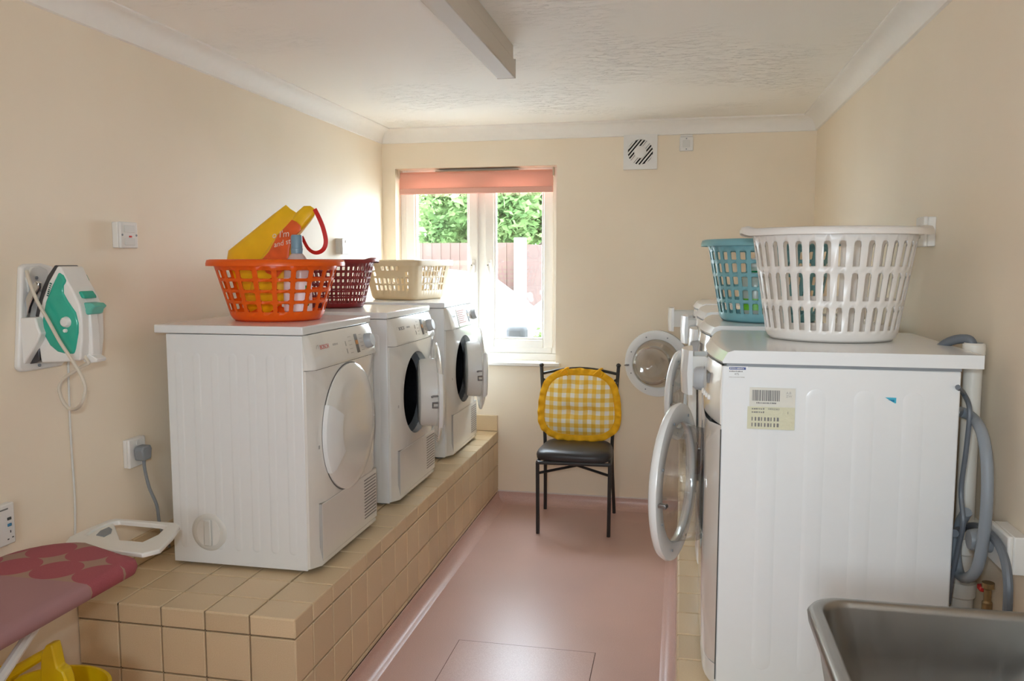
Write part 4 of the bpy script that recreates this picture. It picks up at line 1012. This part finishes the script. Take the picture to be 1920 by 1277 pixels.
for yy in (-0.45, 0.45): MB().tube([(-0.15, yy, 0.013), (0.17, yy, 0.013)], 0.013, 10).build('foot_bar', M_RESTW, ib)

# yellow mop bucket wringer under the board
M_YPL = mat('yellow_mop_plastic', (236, 200, 14), 0.4, var=0.03)
mo = thing('mop_wringer', 'yellow plastic mop bucket with wringer handle under the ironing board', 'mop bucket', (-1.66, 1.86, 0))
mO = Vector((-1.66, 1.86, 0))
def mp_(poly, Y): return [((at(u, v, Y=Y) - mO).x, (at(u, v, Y=Y) - mO).z) for u, v in poly]
MB().prism(mp_([(84, 1222), (92, 1206), (104, 1204), (108, 1220), (114, 1248), (124, 1254), (130, 1268), (136, 1300), (76, 1300), (82, 1268)], 1.84), -0.035, 0.0, 'y').build('wringer_post', M_YPL, mo, bevel=0.005)
MB().tube([(p[0], -0.02, p[1]) for p in mp_([(98, 1218), (70, 1234), (40, 1252), (5, 1274), (-40, 1300)], 1.84)], [0.012, 0.014, 0.015, 0.016, 0.016], 10).build('wringer_lever', M_YPL, mo)
MB().lathe([(0.0, 0.0), (0.026, 0.0), (0.026, -0.03), (0.0, -0.03)], 20, ((at(12, 1262, Y=1.84) - mO).x, 0.0, (at(12, 1262, Y=1.84) - mO).z), 'y').build('pivot', M_YPL, mo)
MB().lathe([(0.0, 0.004), (0.12, 0.004), (0.125, 0.01), (0.145, 0.345), (0.15, 0.35), (0.14, 0.35), (0.118, 0.014), (0.0, 0.012)], 40, (0.0, -0.02, 0), ax=1.0, ay=0.85).build('bucket', M_YPL, mo)

# ------------------------------------------------------------------ pipework behind the near washer
M_PIPE = mat('white_pipe', (222, 218, 210), 0.4, var=0.02); M_HOSE = mat('grey_hose', (138, 146, 154), 0.45); M_HOSE2 = mat('dark_grey_hose', (104, 110, 118), 0.45)
XPp = 0.708
def pth(l, X): return [at(u, v, X=X) for u, v in l]
p0 = at(1826, 660, X=XPp); p1 = at(1812, 1060, X=XPp)
sp_ = thing('standpipe', 'white plastic waste standpipe against the right wall behind the near washing machine', 'pipe', (XPp, p0.y, 0.45))
so_ = Vector((XPp, p0.y, 0.45))
MB().lathe([(0.0, 0.35), (0.021, 0.35), (0.021, 0.842), (0.019, 0.842), (0.019, 0.80)], 24).build('pipe', M_PIPE, sp_)
MB().lathe([(0.021, 0.835), (0.0255, 0.838), (0.0255, 0.862), (0.0215, 0.866), (0.0195, 0.866)], 24).build('pipe_collar', M_PIPE, sp_)
MB().lathe([(0.021, 0.38), (0.028, 0.38), (0.028, 0.34), (0.024, 0.335), (0.024, 0.27), (0.033, 0.265), (0.033, 0.23), (0.028, 0.225), (0.028, 0.14), (0.033, 0.135), (0.033, 0.002), (0.0, 0.002)], 24).build('trap', M_PIPE, sp_)
MB().box(0.0, 0.032, -0.03, 0.03, 0.40, 0.425).build('pipe_clip', M_WPLAST, sp_, bevel=0.003)
HX = 0.668
hs = thing('drain_hose', 'thick grey drain hose looping beside the standpipe', 'hose', at(1800, 770, X=HX))
ho = at(1800, 770, X=HX)
MB().tube(smooth_path([p - ho for p in [at(1788, 772, X=0.62), at(1800, 772, X=0.65)] + pth([(1822, 782), (1840, 808), (1850, 860), (1851, 930), (1845, 1000), (1834, 1060), (1818, 1082), (1800, 1078), (1792, 1040), (1798, 990), (1812, 960)], HX)], 6), 0.0125, 12).build('hose', M_HOSE, hs)
hs2 = thing('drain_hose', 'short grey hose bent into the top of the standpipe', 'hose', p0)
MB().tube(smooth_path([Vector((-0.075, 0.10, -0.03)), Vector((-0.045, 0.06, 0.015)), Vector((-0.02, 0.02, 0.03)), Vector((-0.004, 0.004, 0.02)), Vector((0, 0, -0.04))]), 0.0115, 12).build('hose', M_HOSE2, hs2)
hs3 = thing('inlet_hose', 'thin grey hose hanging down behind the near washing machine', 'hose', at(1810, 730, X=0.655))
ho = at(1810, 730, X=0.655)
MB().tube(smooth_path([p - ho for p in [at(1796, 726, X=0.62)] + pth([(1808, 740), (1818, 770), (1812, 840), (1802, 920), (1806, 980), (1796, 1030), (1784, 1090), (1778, 1130)], 0.655)]), 0.006, 8).build('hose', M_HOSE2, hs3)
hs4 = thing('inlet_hose', 'dark grey hose curving down to the right beside the low socket box', 'hose', at(1800, 1000, X=0.69))
ho = at(1800, 1000, X=0.69)
MB().tube(smooth_path([p - ho for p in [at(1790, 1000, X=0.64)] + pth([(1812, 988), (1840, 990), (1868, 1015), (1884, 1050), (1890, 1090), (1890, 1125), (1888, 1160)], 0.69)]), 0.0095, 10).build('hose', M_HOSE2, hs4)
M_BRASS = mat('aged_brass', (150, 128, 92), 0.35, metal=0.8); M_REDL = mat('red_lever', (176, 40, 36), 0.4)
vp = at(1852, 1110, X=0.69)
vv = thing('stop_valve', 'small brass stop valve with a red lever low beside the standpipe', 'valve', vp)
MB().lathe([(0.0, 0.022), (0.013, 0.022), (0.013, 0.010), (0.008, 0.006), (0.008, -0.02), (0.011, -0.024), (0.011, -0.05), (0.0, -0.05)], 16).build('valve_body', M_BRASS, vv)
MB().prism([(-0.012, -0.006), (0.004, -0.008), (0.004, 0.008), (-0.012, 0.006)], 0.012, 0.034, 'y').build('lever', M_REDL, vv, bevel=0.003)
MB().lathe([(0.0, -0.048), (0.007, -0.048), (0.007, -0.335), (0.0, -0.335)], 12).build('supply_pipe', M_PIPE, vv)

# ------------------------------------------------------------------ sink
def steel_mat():
    k = NT('brushed_stainless'); k.b.inputs['Metallic'].default_value = 1.0
    k.b.inputs['Base Color'].default_value = rgb(158, 154, 148)
    f = k.noise(3, 4, 0.6, k.coord('Object', (90, 6, 6)))
    r = k.n('ShaderNodeMapRange'); r.inputs['To Min'].default_value = 0.26; r.inputs['To Max'].default_value = 0.44
    k.l(f, r.inputs['Value']); k.l(r.outputs[0], k.b.inputs['Roughness'])
    k.bump(k.noise(500, 2), 0.05, 0.0004); return k.m
M_SS = steel_mat()
SX, SY, SZ = 0.255, 1.665, 0.85
sk = thing('utility_sink', 'stainless steel utility sink on the right in the foreground', 'sink', (SX, SY, 0))
def rrect(x0, x1, y0, y1, r, z, n=8):
    out = []
    for cx, cy, a0 in ((x1 - r, y1 - r, 0), (x0 + r, y1 - r, PI/2), (x0 + r, y0 + r, PI), (x1 - r, y0 + r, 1.5 * PI)):
        for i in range(n + 1): a = a0 + PI/2 * i / n; out.append((cx + r * math.cos(a), cy + r * math.sin(a), z))
    return out
x1, y0 = XR - SX - 0.004, -0.72
def ins(d, z, rr, far=None): return rrect(d, x1 - d * 0.85, y0 + d, -(d if far is None else far), rr, z)
rings = [ins(0.0, SZ - 0.026, 0.07), ins(-0.002, SZ - 0.010, 0.07), ins(0.003, SZ - 0.002, 0.068), ins(0.009, SZ, 0.065), ins(0.022, SZ - 0.0005, 0.058, 0.018), ins(0.0265, SZ - 0.004, 0.055, 0.022),
         ins(0.030, SZ - 0.014, 0.054, 0.024), ins(0.042, SZ - 0.10, 0.06, 0.030), ins(0.070, SZ - 0.215, 0.07, 0.045), ins(0.10, SZ - 0.25, 0.06, 0.075), ins(0.16, SZ - 0.262, 0.04, 0.14)]
m_ = MB(); m_.loft(rings, True, False); nn_ = len(rings[0]); m_.f.append(tuple(range(len(m_.v) - nn_, len(m_.v))))
m_.build('basin', M_SS, sk, angle=50)
MB().lathe([(0.0, 0.003), (0.03, 0.003), (0.036, 0.0)], 24, (x1/2, y0/2, SZ - 0.2625)).build('waste', M_CHROME, sk)
sh = MB().loft([ins(0.012, SZ - 0.024, 0.06, 0.008), ins(0.05, SZ - 0.25, 0.07, 0.025), ins(0.09, SZ - 0.28, 0.06, 0.06)], True, False); sh.f.append(tuple(range(len(sh.v) - len(rings[0]), len(sh.v))))
sh.build('outer_shell', M_SS, sk, angle=50)
for lx in (0.105, x1 - 0.1):
    for ly in (y0 + 0.1, -0.08): MB().tube([(lx, ly, 0.0), (lx, ly, SZ - 0.268)], 0.016, 12).build('leg', M_WPLAST, sk)

# ------------------------------------------------------------------ outdoors
M_ASPH = mat('pale_paving', (186, 183, 176), 0.9, var=0.06, vscale=3)
struct(MB().box(-16, 14, YB + 0.25, 26, -0.2, -0.05).build('ground_outside', M_ASPH, smooth=False))
M_FENCE = mat('fence_wood', (74, 54, 45), 0.85, var=0.12, vscale=8)
M_FENCE2 = mat('dark_fence_wood', (62, 42, 34), 0.85, var=0.12, vscale=8)
M_POST = mat('concrete_post', (170, 166, 158), 0.9, var=0.05)
FT = 1.73
def fence(name, label, p0, p1, m, ht, w=0.125):
    p0, p1 = Vector((*p0, 0)), Vector((*p1, 0)); Ld = (p1 - p0).length; a = math.atan2(p1.y - p0.y, p1.x - p0.x)
    t = thing(name, label, 'fence', (p0.x, p0.y, -0.05), a)
    n = int(Ld / w); bdm = None
    for i in range(n):
        x = i * w
        if bdm is None: bdm = MB().prism([(0.0, 0.0), (w + 0.012, -0.010), (w + 0.012, 0.002), (0.0, 0.012)], 0.02, ht, 'z').build('board', m, t)
        else: link('board', bdm.data, t, (x, 0, 0))
    for z in (0.3, ht * 0.5, ht - 0.2): MB().box(0, Ld, 0.012, 0.05, z, z + 0.06).build('rail', m, t)
    return t
pa = at(966, 455, Y=10.3); ht = pa.z + 0.05
fence('garden_fence', 'long pale brown close-boarded fence beyond the parked cars', (-7.2, 10.3), (pa.x, 10.3), M_FENCE, ht)
pp = at(975, 455, Y=10.2)
tag(MB().box(-0.07, 0.07, -0.07, 0.07, 0, ht + 0.06).build('fence_post', M_POST, loc=(pp.x, 10.22, -0.05), bevel=0.01), 'pale square post at the corner of the garden fence', 'post')
pb = at(984, 458, Y=10.9); pc = at(1060, 470, Y=12.6)
fence('garden_fence', 'darker brown fence running back behind the pale corner post', (pb.x, 10.9), (pc.x + 0.6, 12.9), M_FENCE2, pb.z + 0.05)

def leaf_mat(name, c1, c2, c3):
    k = NT(name); k.b.inputs['Roughness'].default_value = 0.8; k.b.inputs['Specular IOR Level'].default_value = 0.1
    col = k.ramp(k.noise(2.2, 5, 0.6), [(0.3, rgb(*c1)), (0.5, rgb(*c2)), (0.7, rgb(*c3))]); k.l(col, k.b.inputs['Base Color'])
    tr = k.n('ShaderNodeBsdfTranslucent'); k.l(col, tr.inputs['Color'])
    mx = k.n('ShaderNodeMixShader'); mx.inputs['Fac'].default_value = 0.3
    k.l(k.b.outputs[0], mx.inputs[1]); k.l(tr.outputs[0], mx.inputs[2]); k.l(mx.outputs[0], k.out.inputs['Surface']); return k.m
M_LEAF = leaf_mat('tree_leaves', (70, 94, 54), (100, 126, 74), (132, 150, 98))
M_LEAF2 = leaf_mat('hedge_leaves', (70, 88, 54), (98, 114, 70), (120, 132, 90))
M_BARK = mat('bark', (86, 72, 60), 0.9, var=0.2)
def tree(label, loc, crowns, nleaf, size, m, trunk=True, cat='tree', name='leafy_tree'):
    rnd = random.Random(int(loc[0] * 100) + nleaf)
    t = thing(name, label, cat, loc)
    mb = MB(); V, Fc = [], []
    for (cx, cy, cz, r, wgt) in crowns:
        # clumps give the crown lit tops and dark gaps
        clumps = []
        for _ in range(int(26 * wgt) + 4):
            d = Vector((rnd.gauss(0, 1), rnd.gauss(0, 1), rnd.gauss(0, 1))).normalized() * r * rnd.uniform(0.55, 1.0); clumps.append(Vector((cx, cy, cz)) + d)
        for _ in range(int(nleaf * wgt)):
            q = rnd.choice(clumps); p = q + Vector((rnd.gauss(0, 1), rnd.gauss(0, 1), rnd.gauss(0, 0.7))) * r * 0.17
            a = Vector((rnd.gauss(0, 1), rnd.gauss(0, 1), rnd.gauss(0, 0.5))).normalized(); b = a.cross(Vector((rnd.gauss(0, 1), rnd.gauss(0, 1), rnd.gauss(0, 1)))).normalized()
            s_ = size * rnd.uniform(0.6, 1.3); o = len(V)
            V += [p - a * s_, p - b * s_ * 0.5 + Vector((0, 0, s_ * .15)), p + a * s_, p + b * s_ * 0.5 + Vector((0, 0, s_ * .15))]; Fc.append((o, o + 1, o + 2, o + 3))
    me = bpy.data.meshes.new('foliage'); me.from_pydata([tuple(v) for v in V], [], Fc); me.materials.append(m)
    fo = link('foliage', me, t); fo['kind'] = 'stuff'
    if trunk:
        c0 = crowns[0]
        MB().tube(smooth_path([(0, 0, -0.05), (0.05, 0, c0[2] * 0.5), (c0[0], c0[1], c0[2])]), [0.14] * 6 + [0.11] * 6 + [0.05], 10).build('trunk', M_BARK, t)
        for (cx, cy, cz, r, w) in crowns: MB().tube([(0.05, 0, c0[2] * 0.5), (cx, cy, cz)], [0.07, 0.02], 8).build('branch', M_BARK, t)
    return t
tree('broad green tree behind the fence at the left of the window view', (-6.9, 13.9, 0), [(0, 0, 3.0, 1.5, 1.0), (-1.3, 0.3, 2.9, 1.1, .7), (1.3, -0.2, 2.5, 1.1, .9)], 12000, 0.075, M_LEAF)
tree('green tree seen through the right window pane above the corner post', (-2.6, 12.6, 0), [(0, 0, 2.7, 1.1, 1.0), (-0.8, 0, 2.3, 0.75, .5), (0.75, 0.3, 2.1, 0.5, .35)], 12000, 0.07, M_LEAF)
tree('tall pale green tree farthest away, filling the gap between the other two trees', (-5.2, 18.9, 0), [(0, 0, 3.4, 1.9, 1.0), (1.0, 0, 2.6, 1.2, .5), (-0.9, 0, 2.5, 1.2, .5)], 12000, 0.09, M_LEAF)
tree('small shrub outside low behind the right window pane', (-0.93, 5.5, -0.05), [(0, 0, 0.88, 0.2, 1.0)], 1800, 0.022, M_LEAF2, trunk=True, cat='shrub', name='garden_shrub')

M_CAR = mat('white_car_paint', (226, 226, 224), 0.25, coat=0.5); M_CARG = mat('car_glass', (190, 196, 200), 0.08); M_TYRE = mat('tyre', (40, 40, 42), 0.8)  # car glass is coloured pale to stand in for reflected sky
def car(label, loc, rz):
    t = thing('parked_car', label, 'car', loc, rz)
    prof = [(-1.95, 0.30), (-2.0, 0.62), (-1.85, 0.86), (-0.95, 0.96), (-0.35, 1.42), (0.3, 1.50), (1.0, 1.46), (1.65, 1.02), (1.92, 0.95), (1.98, 0.55), (1.92, 0.30)]
    rings = []
    for y, k in ((-0.80, 0.86), (-0.84, 0.95), (-0.80, 1.0), (0.80, 1.0), (0.84, 0.95), (0.80, 0.86)):
        rings.append([(x * (0.98 if k < 0.9 else 1), y * (1 - 0.18 * max(0, z - 0.9) / 0.6), z * (k if z < 0.9 else 1)) for x, z in prof])
    MB().loft(rings).build('body', M_CAR, t, bevel=0.04, angle=30)
    for s_ in (-1, 1):
        MB().prism([(-0.80, 0.98), (-0.32, 1.36), (0.28, 1.42), (0.28, 0.98)], s_ * 0.77, s_ * 0.80, 'y').build('side_window', M_CARG, t)
        MB().prism([(0.34, 0.98), (0.34, 1.42), (0.95, 1.38), (1.45, 1.02)], s_ * 0.77, s_ * 0.80, 'y').build('side_window', M_CARG, t)
        MB().box(-0.78, -0.64, min(s_ * 0.84, s_ * 1.0), max(s_ * 0.84, s_ * 1.0), 0.97, 1.10).build('wing_mirror', M_TYRE, t, bevel=0.03)
        for wx in (-1.3, 1.25):
            w = MB().lathe([(0.0, -0.09), (0.20, -0.1), (0.30, -0.1), (0.31, -0.06), (0.31, 0.06), (0.30, 0.1), (0.0, 0.1)], 28, (wx, s_ * 0.76, 0.31), 'y').build('wheel', M_TYRE, t)
    MB().loft([[(-0.93, -0.66, 0.98), (-0.36, -0.58, 1.41), (-0.38, -0.58, 1.425), (-0.96, -0.66, 0.99)], [(-0.93, 0.66, 0.98), (-0.36, 0.58, 1.41), (-0.38, 0.58, 1.425), (-0.96, 0.66, 0.99)]]).build('windscreen', M_CARG, t)
    return t
car('white parked car in front of the long fence, seen through the left window pane', (-2.6, 8.95, -0.05), PI)
car('white parked car at the right beyond the window shrub', (-0.45, 6.75, -0.05), 0.0)
